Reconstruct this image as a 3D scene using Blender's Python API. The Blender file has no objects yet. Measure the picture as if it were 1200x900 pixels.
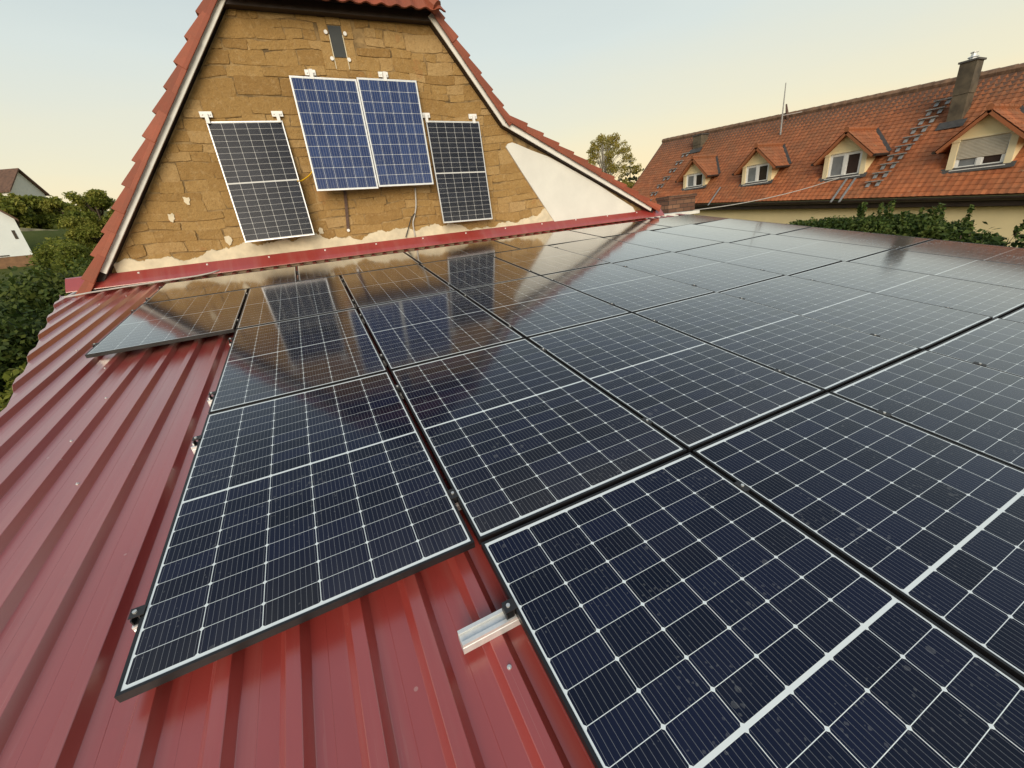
import bpy, bmesh, math, random
import numpy as np
from mathutils import Vector, Matrix

# ------------------------------------------------------------------ camera, sky, sun, exposure
SC = bpy.context.scene
COL = SC.collection
CAM = Vector((-0.301746648688386, -1.215967936469769, 5.351629205679156))
RIGHT = Vector((0.8936644369154765, -0.435646841548058, -0.10759044400756859))
DOWN = Vector((-0.25400542000949233, -0.2934460642513099, -0.9216130717287042))
FWD = Vector((0.3699258314829418, 0.8509413827195251, -0.3728989707374328))
FPX = 465.85450915110533
cd = bpy.data.cameras.new('camera')
cd.sensor_width = 36.0
cd.lens = FPX / 1200 * 36
cd.clip_start = 0.05
cd.clip_end = 3000
cam = bpy.data.objects.new('camera', cd)
COL.objects.link(cam)
m = Matrix.Identity(4)
for r in range(3):
    m[r][0], m[r][1], m[r][2], m[r][3] = RIGHT[r], -DOWN[r], -FWD[r], CAM[r]
cam.matrix_world = m
SC.camera = cam

SUN_EL, SUN_AZ = 7.0, 204.0            # degrees; azimuth clockwise from +Y
world = bpy.data.worlds.new('World')
SC.world = world
world.use_nodes = True
wn, wl = world.node_tree.nodes, world.node_tree.links
wn.clear()
wo = wn.new('ShaderNodeOutputWorld')
bg = wn.new('ShaderNodeBackground')
sky = wn.new('ShaderNodeTexSky')
sky.sky_type = 'NISHITA'
sky.sun_disc = False
sky.sun_elevation = math.radians(SUN_EL)
sky.sun_rotation = math.radians(SUN_AZ)
sky.air_density = 1.0
sky.dust_density = 2.0
sky.ozone_density = 1.5
# evening sky: pale blue overhead, cream-yellow towards the horizon
tc = wn.new('ShaderNodeTexCoord')
sx = wn.new('ShaderNodeSeparateXYZ')
rp = wn.new('ShaderNodeValToRGB')
wl.new(tc.outputs['Generated'], sx.inputs[0])
hz_map = wn.new('ShaderNodeMapping')
hz_map.inputs['Scale'].default_value = (1.6, 1.6, 9.0)
hz_noise = wn.new('ShaderNodeTexNoise')
hz_noise.inputs['Scale'].default_value = 1.7
hz_noise.inputs['Detail'].default_value = 4.0
hz_add = wn.new('ShaderNodeMath')
hz_add.operation = 'MULTIPLY_ADD'
hz_off = wn.new('ShaderNodeMath')
hz_off.operation = 'SUBTRACT'
hz_off.inputs[1].default_value = 0.035
wl.new(tc.outputs['Generated'], hz_map.inputs['Vector'])
wl.new(hz_map.outputs['Vector'], hz_noise.inputs['Vector'])
wl.new(hz_noise.outputs['Fac'], hz_add.inputs[0])
hz_add.inputs[1].default_value = 0.07
wl.new(sx.outputs['Z'], hz_add.inputs[2])
wl.new(hz_add.outputs[0], hz_off.inputs[0])
wl.new(hz_off.outputs[0], rp.inputs[0])
els = rp.color_ramp.elements
SKY_RAMP = [(0.0, (1.06, 0.76, 0.40)), (0.06, (1.00, 0.79, 0.46)), (0.15, (0.84, 0.78, 0.57)),
            (0.30, (0.67, 0.73, 0.69)), (0.50, (0.48, 0.57, 0.61)), (0.75, (0.35, 0.43, 0.50)), (1.0, (0.24, 0.30, 0.38))]
els[0].position, els[0].color = SKY_RAMP[0][0], (*SKY_RAMP[0][1], 1)
els[1].position, els[1].color = SKY_RAMP[-1][0], (*SKY_RAMP[-1][1], 1)
for p_, c_ in SKY_RAMP[1:-1]:
    e_ = els.new(p_)
    e_.color = (*c_, 1)
mx = wn.new('ShaderNodeMix')
mx.data_type = 'RGBA'
mx.inputs['Factor'].default_value = 0.88
sc_ = wn.new('ShaderNodeVectorMath')
sc_.operation = 'SCALE'
sc_.inputs['Scale'].default_value = 10.0
wl.new(rp.outputs['Color'], sc_.inputs[0])
wl.new(sky.outputs['Color'], mx.inputs['A'])
wl.new(sc_.outputs['Vector'], mx.inputs['B'])
wl.new(mx.outputs['Result'], bg.inputs['Color'])
bg.inputs['Strength'].default_value = 0.10
wl.new(bg.outputs[0], wo.inputs[0])

sd = bpy.data.lights.new('sun', 'SUN')
sd.energy = 2.7
sd.angle = math.radians(40)
sd.color = (1.0, 0.87, 0.70)
sun = bpy.data.objects.new('sun', sd)
COL.objects.link(sun)
a_, e_ = math.radians(SUN_AZ), math.radians(SUN_EL + 16)
to_sun = Vector((math.sin(a_) * math.cos(e_), math.cos(a_) * math.cos(e_), math.sin(e_)))
sun.rotation_euler = to_sun.to_track_quat('Z', 'Y').to_euler()
sun.location = (-20, -20, 30)

SC.view_settings.view_transform = 'Standard'
SC.view_settings.look = 'None'
SC.view_settings.exposure = 0.22
SC.view_settings.gamma = 1.0
SC.view_settings.use_curve_mapping = False

# ------------------------------------------------------------------ layout helpers
TH = math.radians(8)
Z0 = 4.2
ROOF = Matrix.Translation((0, 0, Z0)) @ Matrix.Rotation(TH, 4, 'X')    # roof frame (u, v, n) -> world
YW = 7.10                                                             # face of the stone gable


def ray(px, py):
    return RIGHT * ((px - 600) / FPX) + DOWN * ((py - 450) / FPX) + FWD


def far(px, py, t):
    return CAM + ray(px, py).normalized() * t


def on_y(px, py, y):
    r = ray(px, py)
    return CAM + r * ((y - CAM.y) / r.y)


def on_x(px, py, x):
    r = ray(px, py)
    return CAM + r * ((x - CAM.x) / r.x)


# ------------------------------------------------------------------ materials
class NT:
    """small helper to write node maths"""
    def __init__(self, name):
        self.m = bpy.data.materials.new(name)
        self.m.use_nodes = True
        self.n, self.l = self.m.node_tree.nodes, self.m.node_tree.links
        self.n.clear()
        self.out = self.n.new('ShaderNodeOutputMaterial')
        self.b = self.n.new('ShaderNodeBsdfPrincipled')
        self.l.new(self.b.outputs[0], self.out.inputs[0])

    def put(self, sock, v):
        if isinstance(v, bpy.types.NodeSocket):
            self.l.new(v, sock)
        elif isinstance(v, (tuple, list)) and len(v) == 3 and len(sock.default_value) == 4:
            sock.default_value = (*v, 1)
        else:
            sock.default_value = v

    def set(self, **kw):
        for k, v in kw.items():
            self.put(self.b.inputs[k.replace('_', ' ')], v)

    def op(self, o, a, b=None, c=None):
        x = self.n.new('ShaderNodeMath')
        x.operation = o
        self.put(x.inputs[0], a)
        if b is not None:
            self.put(x.inputs[1], b)
        if c is not None:
            self.put(x.inputs[2], c)
        return x.outputs[0]

    def mix(self, f, a, b):
        x = self.n.new('ShaderNodeMix')
        x.data_type = 'RGBA'
        self.put(x.inputs['Factor'], f)
        self.put(x.inputs['A'], a)
        self.put(x.inputs['B'], b)
        return x.outputs['Result']

    def obj(self):
        return self.n.new('ShaderNodeTexCoord').outputs['Object']

    def pos(self):
        return self.n.new('ShaderNodeNewGeometry').outputs['Position']

    def rnd(self):
        return self.n.new('ShaderNodeObjectInfo').outputs['Random']

    def xyz(self, v):
        s = self.n.new('ShaderNodeSeparateXYZ')
        self.l.new(v, s.inputs[0])
        return s.outputs

    def vec(self, x, y, z):
        s = self.n.new('ShaderNodeCombineXYZ')
        for i, v in enumerate((x, y, z)):
            self.put(s.inputs[i], v)
        return s.outputs[0]

    def noise(self, vec, scale, detail=4, rough=0.55):
        x = self.n.new('ShaderNodeTexNoise')
        if vec is not None:
            self.l.new(vec, x.inputs['Vector'])
        x.inputs['Scale'].default_value = scale
        x.inputs['Detail'].default_value = detail
        x.inputs['Roughness'].default_value = rough
        return x.outputs['Fac']

    def voro(self, vec, scale, out='Distance'):
        x = self.n.new('ShaderNodeTexVoronoi')
        self.l.new(vec, x.inputs['Vector'])
        x.inputs['Scale'].default_value = scale
        return x.outputs[out]

    def white(self, vec):
        x = self.n.new('ShaderNodeTexWhiteNoise')
        self.l.new(vec, x.inputs['Vector'])
        return x.outputs['Value']

    def ramp(self, f, stops):
        x = self.n.new('ShaderNodeValToRGB')
        self.l.new(f, x.inputs[0])
        e = x.color_ramp.elements
        e[0].position, e[0].color = stops[0][0], (*stops[0][1], 1)
        e[1].position, e[1].color = stops[-1][0], (*stops[-1][1], 1)
        for p, c in stops[1:-1]:
            q = e.new(p)
            q.color = (*c, 1)
        return x.outputs['Color']

    def attr(self, name):
        x = self.n.new('ShaderNodeAttribute')
        x.attribute_name = name
        return x.outputs['Fac']

    def bump(self, h, strength=0.3, dist=0.01):
        x = self.n.new('ShaderNodeBump')
        x.inputs['Strength'].default_value = strength
        x.inputs['Distance'].default_value = dist
        self.l.new(h, x.inputs['Height'])
        self.l.new(x.outputs['Normal'], self.b.inputs['Normal'])


def plain(name, col, rough=0.6, metal=0.0, var=0.15, scale=8.0, bump=0.0, spec=None):
    t = NT(name)
    p = t.obj()
    n = t.noise(p, scale, 5)
    c2 = tuple(max(0, c * (1 - var * 1.6)) for c in col)
    c1 = tuple(min(1, c * (1 + var)) for c in col)
    t.set(Base_Color=t.ramp(n, [(0.3, c2), (0.7, c1)]), Metallic=metal,
          Roughness=t.op('MULTIPLY_ADD', n, 0.2, rough - 0.1))
    if spec is not None:
        t.set(Specular_IOR_Level=spec)
    if bump:
        t.bump(t.noise(p, scale * 5, 6), bump, 0.01)
    return t.m


def panel_material(name, px, nx, py, ny, gap_mid, wx, wy, bus, buswidth, cell_a, cell_b, cham, back=(0.72, 0.75, 0.76), rough=0.095, poly=False):
    """cells under glass; object space: x across, y along the panel, origin in its middle"""
    t = NT(name)
    o = t.obj()
    x, y, z = t.xyz(o)
    rnd = t.rnd()
    cx = t.op('ADD', t.op('DIVIDE', x, px), nx / 2.0)
    fx = t.op('FRACT', cx)
    dx = t.op('MULTIPLY', t.op('MINIMUM', fx, t.op('SUBTRACT', 1.0, fx)), px)
    inx = t.op('MULTIPLY', t.op('GREATER_THAN', cx, 0.0), t.op('LESS_THAN', cx, float(nx)))
    if gap_mid is None:
        cy = t.op('ADD', t.op('DIVIDE', y, py), ny / 2.0)
    else:
        cy = t.op('DIVIDE', t.op('SUBTRACT', t.op('ABSOLUTE', y), gap_mid / 2), py)
    fy = t.op('FRACT', cy)
    dy = t.op('MULTIPLY', t.op('MINIMUM', fy, t.op('SUBTRACT', 1.0, fy)), py)
    iny = t.op('MULTIPLY', t.op('GREATER_THAN', cy, 0.0), t.op('LESS_THAN', cy, float(ny)))
    cell = t.op('MULTIPLY', inx, iny)
    cell = t.op('MULTIPLY', cell, t.op('GREATER_THAN', dx, wx))
    cell = t.op('MULTIPLY', cell, t.op('GREATER_THAN', dy, wy))
    cell = t.op('MULTIPLY', cell, t.op('GREATER_THAN', t.op('ADD', dx, dy), cham))
    # bus bars
    fb = t.op('FRACT', t.op('MULTIPLY', cx, float(bus)))
    db = t.op('MULTIPLY', t.op('ABSOLUTE', t.op('SUBTRACT', fb, 0.5)), px / bus)
    bar = t.op('LESS_THAN', db, buswidth)
    ids = t.vec(t.op('FLOOR', cx), t.op('ADD', t.op('FLOOR', cy), t.op('MULTIPLY', t.op('SIGN', y), 40.0)), t.op('MULTIPLY', rnd, 91.7))
    cr = t.white(ids)
    if poly:
        cr = t.op('ADD', t.op('MULTIPLY', cr, 0.5), t.op('MULTIPLY', t.voro(t.vec(x, y, rnd), 28.0, 'Color'), 0.5))
    ccol = t.mix(cr, cell_a, cell_b)
    ccol = t.mix(t.op('MULTIPLY', bar, 0.5), ccol, (0.34, 0.36, 0.39))
    col = t.mix(cell, back, ccol)
    # thin dust film, rain spots and a few droppings
    ov = t.vec(t.op('ADD', x, t.op('MULTIPLY', rnd, 37.0)), t.op('ADD', y, t.op('MULTIPLY', rnd, 11.0)), 0.0)
    dust = t.noise(ov, 2.6, 6, 0.65)
    # small dried drops of several sizes, gathered in patches, with ragged outlines
    wv = t.n.new('ShaderNodeVectorMath')
    wv.operation = 'MULTIPLY_ADD'
    nz = t.n.new('ShaderNodeTexNoise')
    nz.inputs['Scale'].default_value = 70.0
    t.l.new(ov, nz.inputs['Vector'])
    t.l.new(nz.outputs['Color'], wv.inputs[0])
    wv.inputs[1].default_value = (0.012, 0.012, 0.0)
    t.l.new(ov, wv.inputs[2])
    wob_ = wv.outputs[0]
    patch = t.op('POWER', t.noise(ov, 2.2, 3), 3.0)
    spa = t.op('LESS_THAN', t.voro(wob_, 38.0), t.op('MULTIPLY', patch, 0.95))
    spb = t.op('LESS_THAN', t.voro(wob_, 13.0), t.op('MULTIPLY', t.op('POWER', t.noise(ov, 4.1, 2), 4.0), 0.75))
    sp1 = t.op('MULTIPLY', t.op('MAXIMUM', spa, spb), t.noise(ov, 55.0, 3))
    # film washed down and left along the lower edge
    run = t.op('MULTIPLY', t.noise(t.vec(t.op('MULTIPLY', x, 22.0), t.op('MULTIPLY', y, 1.2), rnd), 1.0, 4), t.op('POWER', t.op('MAXIMUM', t.op('SUBTRACT', 0.55, t.op('DIVIDE', y, py * ny * (2 if gap_mid else 1))), 0.0), 6.0))
    col = t.mix(t.op('MULTIPLY', run, 0.05), col, (0.5, 0.48, 0.42))
    col = t.mix(t.op('MULTIPLY', t.op('MULTIPLY', dust, dust), 0.022), col, (0.5, 0.48, 0.42))
    col = t.mix(t.op('MULTIPLY', sp1, 0.14), col, (0.6, 0.62, 0.62))
    rg = t.op('ADD', t.op('MULTIPLY_ADD', dust, 0.05, rough - 0.02), t.op('MULTIPLY', sp1, 0.3))
    t.set(Base_Color=col, Roughness=0.5, Specular_IOR_Level=0.0, Sheen_Weight=0.04, Sheen_Roughness=0.25)
    # anti-reflective glass: weak mirror face on, steep rise towards grazing
    lw = t.n.new('ShaderNodeLayerWeight')
    lw.inputs['Blend'].default_value = 0.5
    fr = t.op('MINIMUM', t.op('MULTIPLY_ADD', t.op('POWER', lw.outputs['Facing'], 5.2), 2.2, 0.013), 0.95)
    gl = t.n.new('ShaderNodeBsdfGlossy')
    t.put(gl.inputs['Roughness'], rg)
    ms = t.n.new('ShaderNodeMixShader')
    t.l.new(fr, ms.inputs[0])
    t.l.new(t.b.outputs[0], ms.inputs[1])
    t.l.new(gl.outputs[0], ms.inputs[2])
    t.l.new(ms.outputs[0], t.out.inputs[0])
    return t.m


M = {}
M['cells'] = panel_material('mono_half_cells', 0.1835, 6, 0.0925, 9, 0.0105, 0.0012, 0.00095, 10, 0.0005,
                            (0.0040, 0.0072, 0.019), (0.0072, 0.0116, 0.034), 0.0085, back=(0.70, 0.76, 0.78))
M['cells_wall'] = panel_material('mono_half_cells_wall', 0.1680, 6, 0.0845, 10, 0.018, 0.0019, 0.0013, 9, 0.0004,
                                 (0.010, 0.012, 0.020), (0.018, 0.021, 0.032), 0.0075, rough=0.2, back=(0.58, 0.58, 0.57))
M['cells_blue'] = panel_material('blue_poly_cells', 0.1590, 6, 0.1600, 10, None, 0.0018, 0.0018, 4, 0.0021,
                                 (0.018, 0.034, 0.105), (0.034, 0.062, 0.170), 0.0085, rough=0.2, poly=True)
M['frame'] = plain('black_anodised', (0.010, 0.010, 0.011), 0.42, 0.0, 0.1, 20)
M['silver'] = plain('silver_frame', (0.72, 0.73, 0.74), 0.38, 0.6, 0.06, 20)
M['alu'] = plain('aluminium_rail', (0.78, 0.79, 0.78), 0.36, 0.45, 0.06, 30)
M['zinc'] = plain('zinc_bracket', (0.70, 0.71, 0.70), 0.45, 0.7, 0.08, 40)
M['clamp'] = plain('black_clamp', (0.03, 0.03, 0.032), 0.45, 0.3, 0.1, 40)


def sheet_material():
    t = NT('wine_red_sheet_steel')
    o = t.obj()
    x, y, z = t.xyz(o)
    n = t.noise(t.vec(t.op('MULTIPLY', x, 2.0), t.op('MULTIPLY', y, 0.5), z), 1.3, 6, 0.6)
    fine = t.noise(o, 130.0, 3, 0.6)
    sc = t.noise(t.vec(t.op('MULTIPLY', x, 14.0), t.op('MULTIPLY', y, 0.6), z), 2.0, 4, 0.7)
    c = t.ramp(n, [(0.3, (0.280, 0.036, 0.030)), (0.7, (0.340, 0.048, 0.039))])
    c = t.mix(t.op('MULTIPLY', t.op('GREATER_THAN', sc, 0.66), 0.10), c, (0.42, 0.20, 0.17))
    # dry water marks and dust drifting down the pans, hairline scratches
    run = t.noise(t.vec(t.op('MULTIPLY', x, 9.0), t.op('MULTIPLY', y, 0.35), z), 1.0, 6, 0.65)
    c = t.mix(t.op('MULTIPLY', t.op('MAXIMUM', t.op('SUBTRACT', run, 0.48), 0.0), 0.9), c, (0.40, 0.20, 0.165))
    scr = t.noise(t.vec(t.op('MULTIPLY', x, 240.0), t.op('MULTIPLY', y, 1.1), z), 1.0, 2, 0.5)
    c = t.mix(t.op('MULTIPLY', t.op('GREATER_THAN', scr, 0.735), 0.22), c, (0.55, 0.34, 0.28))
    dirt = t.noise(o, 2.1, 6, 0.7)
    c = t.mix(t.op('MULTIPLY', t.op('MAXIMUM', t.op('SUBTRACT', dirt, 0.55), 0.0), 0.9), c, (0.16, 0.045, 0.035))
    spot = t.op('LESS_THAN', t.voro(o, 5.0), 0.035)
    c = t.mix(t.op('MULTIPLY', spot, 0.25), c, (0.6, 0.5, 0.45))
    t.set(Base_Color=c, Roughness=t.op('ADD', t.op('MULTIPLY_ADD', n, 0.10, 0.25), t.op('MULTIPLY', fine, 0.05)), IOR=1.65, Coat_Weight=1.0, Coat_IOR=1.75, Coat_Roughness=0.24)
    t.bump(t.noise(t.vec(x, t.op('MULTIPLY', y, 0.4), z), 5.0, 3), 0.10, 0.01)
    return t.m


M['sheet'] = sheet_material()


def stone_material():
    t = NT('ochre_sandstone')
    p = t.obj()
    r = t.attr('rnd')
    n = t.noise(p, 3.0, 6, 0.65)
    f = t.noise(p, 26.0, 6, 0.7)
    c = t.ramp(r, [(0.0, (0.295, 0.180, 0.066)), (0.35, (0.365, 0.232, 0.088)), (0.7, (0.415, 0.270, 0.108)), (1.0, (0.47, 0.325, 0.155))])
    c = t.mix(t.op('MULTIPLY', n, 0.55), c, (0.29, 0.160, 0.052))
    c = t.mix(t.op('MULTIPLY', t.op('MAXIMUM', t.op('SUBTRACT', f, 0.50), 0.0), 2.2), c, (0.20, 0.115, 0.045))
    c = t.mix(t.op('MULTIPLY', t.op('MAXIMUM', t.op('SUBTRACT', t.noise(p, 11.0, 6, 0.75), 0.52), 0.0), 2.6), c, (0.52, 0.37, 0.19))
    st = t.op('GREATER_THAN', t.noise(p, 1.7, 3), 0.67)
    c = t.mix(t.op('MULTIPLY', st, 0.3), c, (0.38, 0.18, 0.07))
    t.set(Base_Color=c, Roughness=0.9, Specular_IOR_Level=0.2)
    t.bump(t.op('ADD', t.op('ADD', f, t.op('MULTIPLY', n, 0.8)), t.noise(p, 9.0, 5, 0.7)), 0.9, 0.022)
    return t.m


M['stone'] = stone_material()
M['mortar'] = plain('yellow_mortar', (0.31, 0.205, 0.090), 0.95, 0, 0.4, 6, 0.6)
M['plaster'] = plain('rough_white_plaster', (0.66, 0.58, 0.42), 0.9, 0, 0.12, 6, 0.35)
M['render_white'] = plain('smooth_white_render', (0.68, 0.675, 0.62), 0.85, 0, 0.05, 2, 0.2)
M['white_paint'] = plain('white_paint', (0.74, 0.73, 0.68), 0.5, 0, 0.06, 6)
M['dark_wood'] = plain('dark_stained_wood', (0.028, 0.016, 0.012), 0.6, 0, 0.3, 9, 0.2)
M['white_clip'] = plain('white_plastic', (0.80, 0.80, 0.78), 0.4, 0, 0.03, 20)
M['yellow'] = plain('yellow_cable', (0.75, 0.45, 0.02), 0.5, 0, 0.05, 20)
M['black_cable'] = plain('black_cable', (0.02, 0.02, 0.02), 0.5, 0, 0.1, 20)
M['grey_cable'] = plain('pale_grey_cable', (0.45, 0.43, 0.40), 0.55, 0, 0.1, 20)
M['iron'] = plain('rusty_iron', (0.12, 0.07, 0.05), 0.7, 0.2, 0.25, 20)


def tile_material(name, a, b, c, moss, rough=0.75, lichen=False):
    t = NT(name)
    p = t.obj()
    r = t.attr('rnd')
    big = t.noise(p, 0.35, 5, 0.6)
    st = t.noise(p, 2.2, 5, 0.7)
    f = t.noise(p, 30.0, 4)
    col = t.ramp(r, [(0.0, a), (0.55, b), (1.0, c)])
    col = t.mix(t.op('MULTIPLY', t.op('MAXIMUM', t.op('SUBTRACT', t.op('MULTIPLY', t.op('ADD', st, big), 2.2), 1.9), 0.0), 0.8), col, moss)
    if lichen:
        zz = t.xyz(p)[2]
        hi = t.op('MAXIMUM', t.op('MULTIPLY', t.op('SUBTRACT', t.op('ADD', zz, t.op('MULTIPLY', t.noise(p, 0.9, 5, 0.7), 3.0)), 7.4), 0.30), 0.0)
        col = t.mix(t.op('MINIMUM', t.op('MULTIPLY', hi, t.op('ADD', st, 0.3)), 0.75), col, (0.155, 0.080, 0.042))
        col = t.mix(t.op('MULTIPLY', t.op('GREATER_THAN', t.noise(p, 7.0, 4, 0.7), 0.64), 0.35), col, (0.33, 0.26, 0.17))
    col = t.mix(t.op('MULTIPLY', f, 0.25), col, tuple(v * 0.6 for v in b))
    t.set(Base_Color=col, Roughness=rough, Specular_IOR_Level=0.35)
    t.bump(f, 0.2, 0.01)
    return t.m


M['tile'] = tile_material('orange_red_roof_tiles', (0.29, 0.088, 0.034), (0.39, 0.122, 0.045), (0.47, 0.155, 0.060), (0.21, 0.100, 0.048), lichen=True)
M['tile_gable'] = tile_material('terracotta_verge_tiles', (0.24, 0.060, 0.032), (0.31, 0.078, 0.040), (0.37, 0.105, 0.058), (0.20, 0.075, 0.045), 0.6)
M['tile_red'] = plain('dark_red_tiles', (0.19, 0.035, 0.022), 0.6, 0, 0.25, 9)
M['ridge'] = plain('weathered_ridge_tiles', (0.20, 0.12, 0.075), 0.85, 0, 0.35, 5, 0.2)
M['tile_brown'] = plain('brown_roof_tiles', (0.13, 0.070, 0.045), 0.8, 0, 0.25, 2, 0.2)
M['cream'] = plain('cream_render', (0.80, 0.66, 0.38), 0.9, 0, 0.05, 1.5, 0.08)
M['cream_light'] = plain('pale_cream_trim', (0.72, 0.62, 0.40), 0.85, 0, 0.05, 3)
M['pvc'] = plain('white_window_frame', (0.78, 0.78, 0.75), 0.35, 0, 0.03, 8)
M['shutter'] = plain('grey_beige_shutter', (0.46, 0.42, 0.34), 0.6, 0, 0.05, 8)
M['gutter'] = plain('dark_brown_gutter', (0.035, 0.022, 0.015), 0.5, 0.2, 0.25, 4)
M['chimney_clad'] = plain('brown_chimney_cladding', (0.095, 0.075, 0.048), 0.75, 0, 0.35, 3, 0.1)
M['steel'] = plain('galvanised_step_steel', (0.33, 0.33, 0.32), 0.5, 0.4, 0.2, 20)
M['lead'] = plain('grey_lead_flashing', (0.075, 0.07, 0.065), 0.6, 0.2, 0.2, 9)  # dark tone also paints the shadow below the dormer windows
M['white_house'] = plain('cool_white_render', (0.76, 0.80, 0.79), 0.85, 0, 0.03, 1)
M['brown_base'] = plain('brown_boarding', (0.24, 0.13, 0.065), 0.8, 0, 0.2, 2)


def glass_material(name, col):
    t = NT(name)
    p = t.obj()
    n = t.noise(p, 2.5, 2)
    t.set(Base_Color=t.ramp(n, [(0.35, tuple(v * 0.75 for v in col)), (0.65, col)]), Roughness=0.06, IOR=1.5)
    return t.m


M['glass_dark'] = glass_material('dark_window_glass', (0.045, 0.035, 0.03))
M['glass_curtain'] = glass_material('curtained_window_glass', (0.22, 0.24, 0.25))
M['loft_glass'] = glass_material('dim_loft_window_glass', (0.055, 0.055, 0.05))


def brick_material():
    t = NT('old_red_brick')
    x = t.n.new('ShaderNodeTexBrick')
    p = t.obj()
    px, py, pz = t.xyz(p)
    t.l.new(t.vec(t.op('ADD', px, py), pz, 0.0), x.inputs['Vector'])
    x.inputs['Scale'].default_value = 1.0
    x.inputs['Brick Width'].default_value = 0.30
    x.inputs['Row Height'].default_value = 0.11
    x.inputs['Mortar Size'].default_value = 0.010
    x.inputs['Color1'].default_value = (0.11, 0.050, 0.032, 1)
    x.inputs['Color2'].default_value = (0.27, 0.140, 0.080, 1)
    x.inputs['Mortar'].default_value = (0.045, 0.032, 0.024, 1)
    n = t.noise(p, 9, 5)
    t.set(Base_Color=t.mix(t.op('MULTIPLY', n, 0.5), x.outputs['Color'], (0.09, 0.05, 0.035)), Roughness=0.9)
    t.bump(x.outputs['Fac'], -0.4, 0.01)
    return t.m


M['brick'] = brick_material()


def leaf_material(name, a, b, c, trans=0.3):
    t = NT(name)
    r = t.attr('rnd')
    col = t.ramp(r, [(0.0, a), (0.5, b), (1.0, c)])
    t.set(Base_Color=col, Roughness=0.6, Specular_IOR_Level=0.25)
    tr = t.n.new('ShaderNodeBsdfTranslucent')
    t.l.new(col, tr.inputs['Color'])
    ms = t.n.new('ShaderNodeMixShader')
    ms.inputs[0].default_value = trans
    t.l.new(t.b.outputs[0], ms.inputs[1])
    t.l.new(tr.outputs[0], ms.inputs[2])
    t.l.new(ms.outputs[0], t.out.inputs[0])
    return t.m


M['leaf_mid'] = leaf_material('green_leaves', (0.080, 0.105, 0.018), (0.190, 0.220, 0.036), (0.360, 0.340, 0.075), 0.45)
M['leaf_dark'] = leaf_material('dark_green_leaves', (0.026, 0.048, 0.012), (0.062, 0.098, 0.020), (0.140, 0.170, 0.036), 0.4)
M['leaf_hedge'] = leaf_material('hedge_leaves', (0.024, 0.048, 0.010), (0.056, 0.094, 0.018), (0.120, 0.155, 0.036))
M['leaf_birch'] = leaf_material('yellow_green_birch_leaves', (0.20, 0.175, 0.036), (0.31, 0.265, 0.055), (0.44, 0.35, 0.085), 0.5)
M['leaf_con'] = leaf_material('dark_needles', (0.022, 0.030, 0.012), (0.045, 0.055, 0.020), (0.08, 0.085, 0.03))
M['bark'] = plain('brown_bark', (0.09, 0.065, 0.045), 0.9, 0, 0.3, 8, 0.4)
M['birch_bark'] = plain('white_birch_bark', (0.50, 0.46, 0.40), 0.8, 0, 0.35, 6, 0.2)


def ground_material():
    t = NT('grassy_ground')
    p = t.obj()
    n = t.noise(p, 0.08, 6, 0.65)
    f = t.noise(p, 1.6, 6, 0.7)
    c = t.ramp(n, [(0.3, (0.055, 0.070, 0.018)), (0.5, (0.085, 0.100, 0.026)), (0.7, (0.12, 0.105, 0.045))])
    c = t.mix(t.op('MULTIPLY', f, 0.5), c, (0.04, 0.055, 0.014))
    t.set(Base_Color=c, Roughness=0.95, Specular_IOR_Level=0.1)
    t.bump(f, 0.6, 0.1)
    return t.m


M['ground'] = ground_material()


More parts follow.
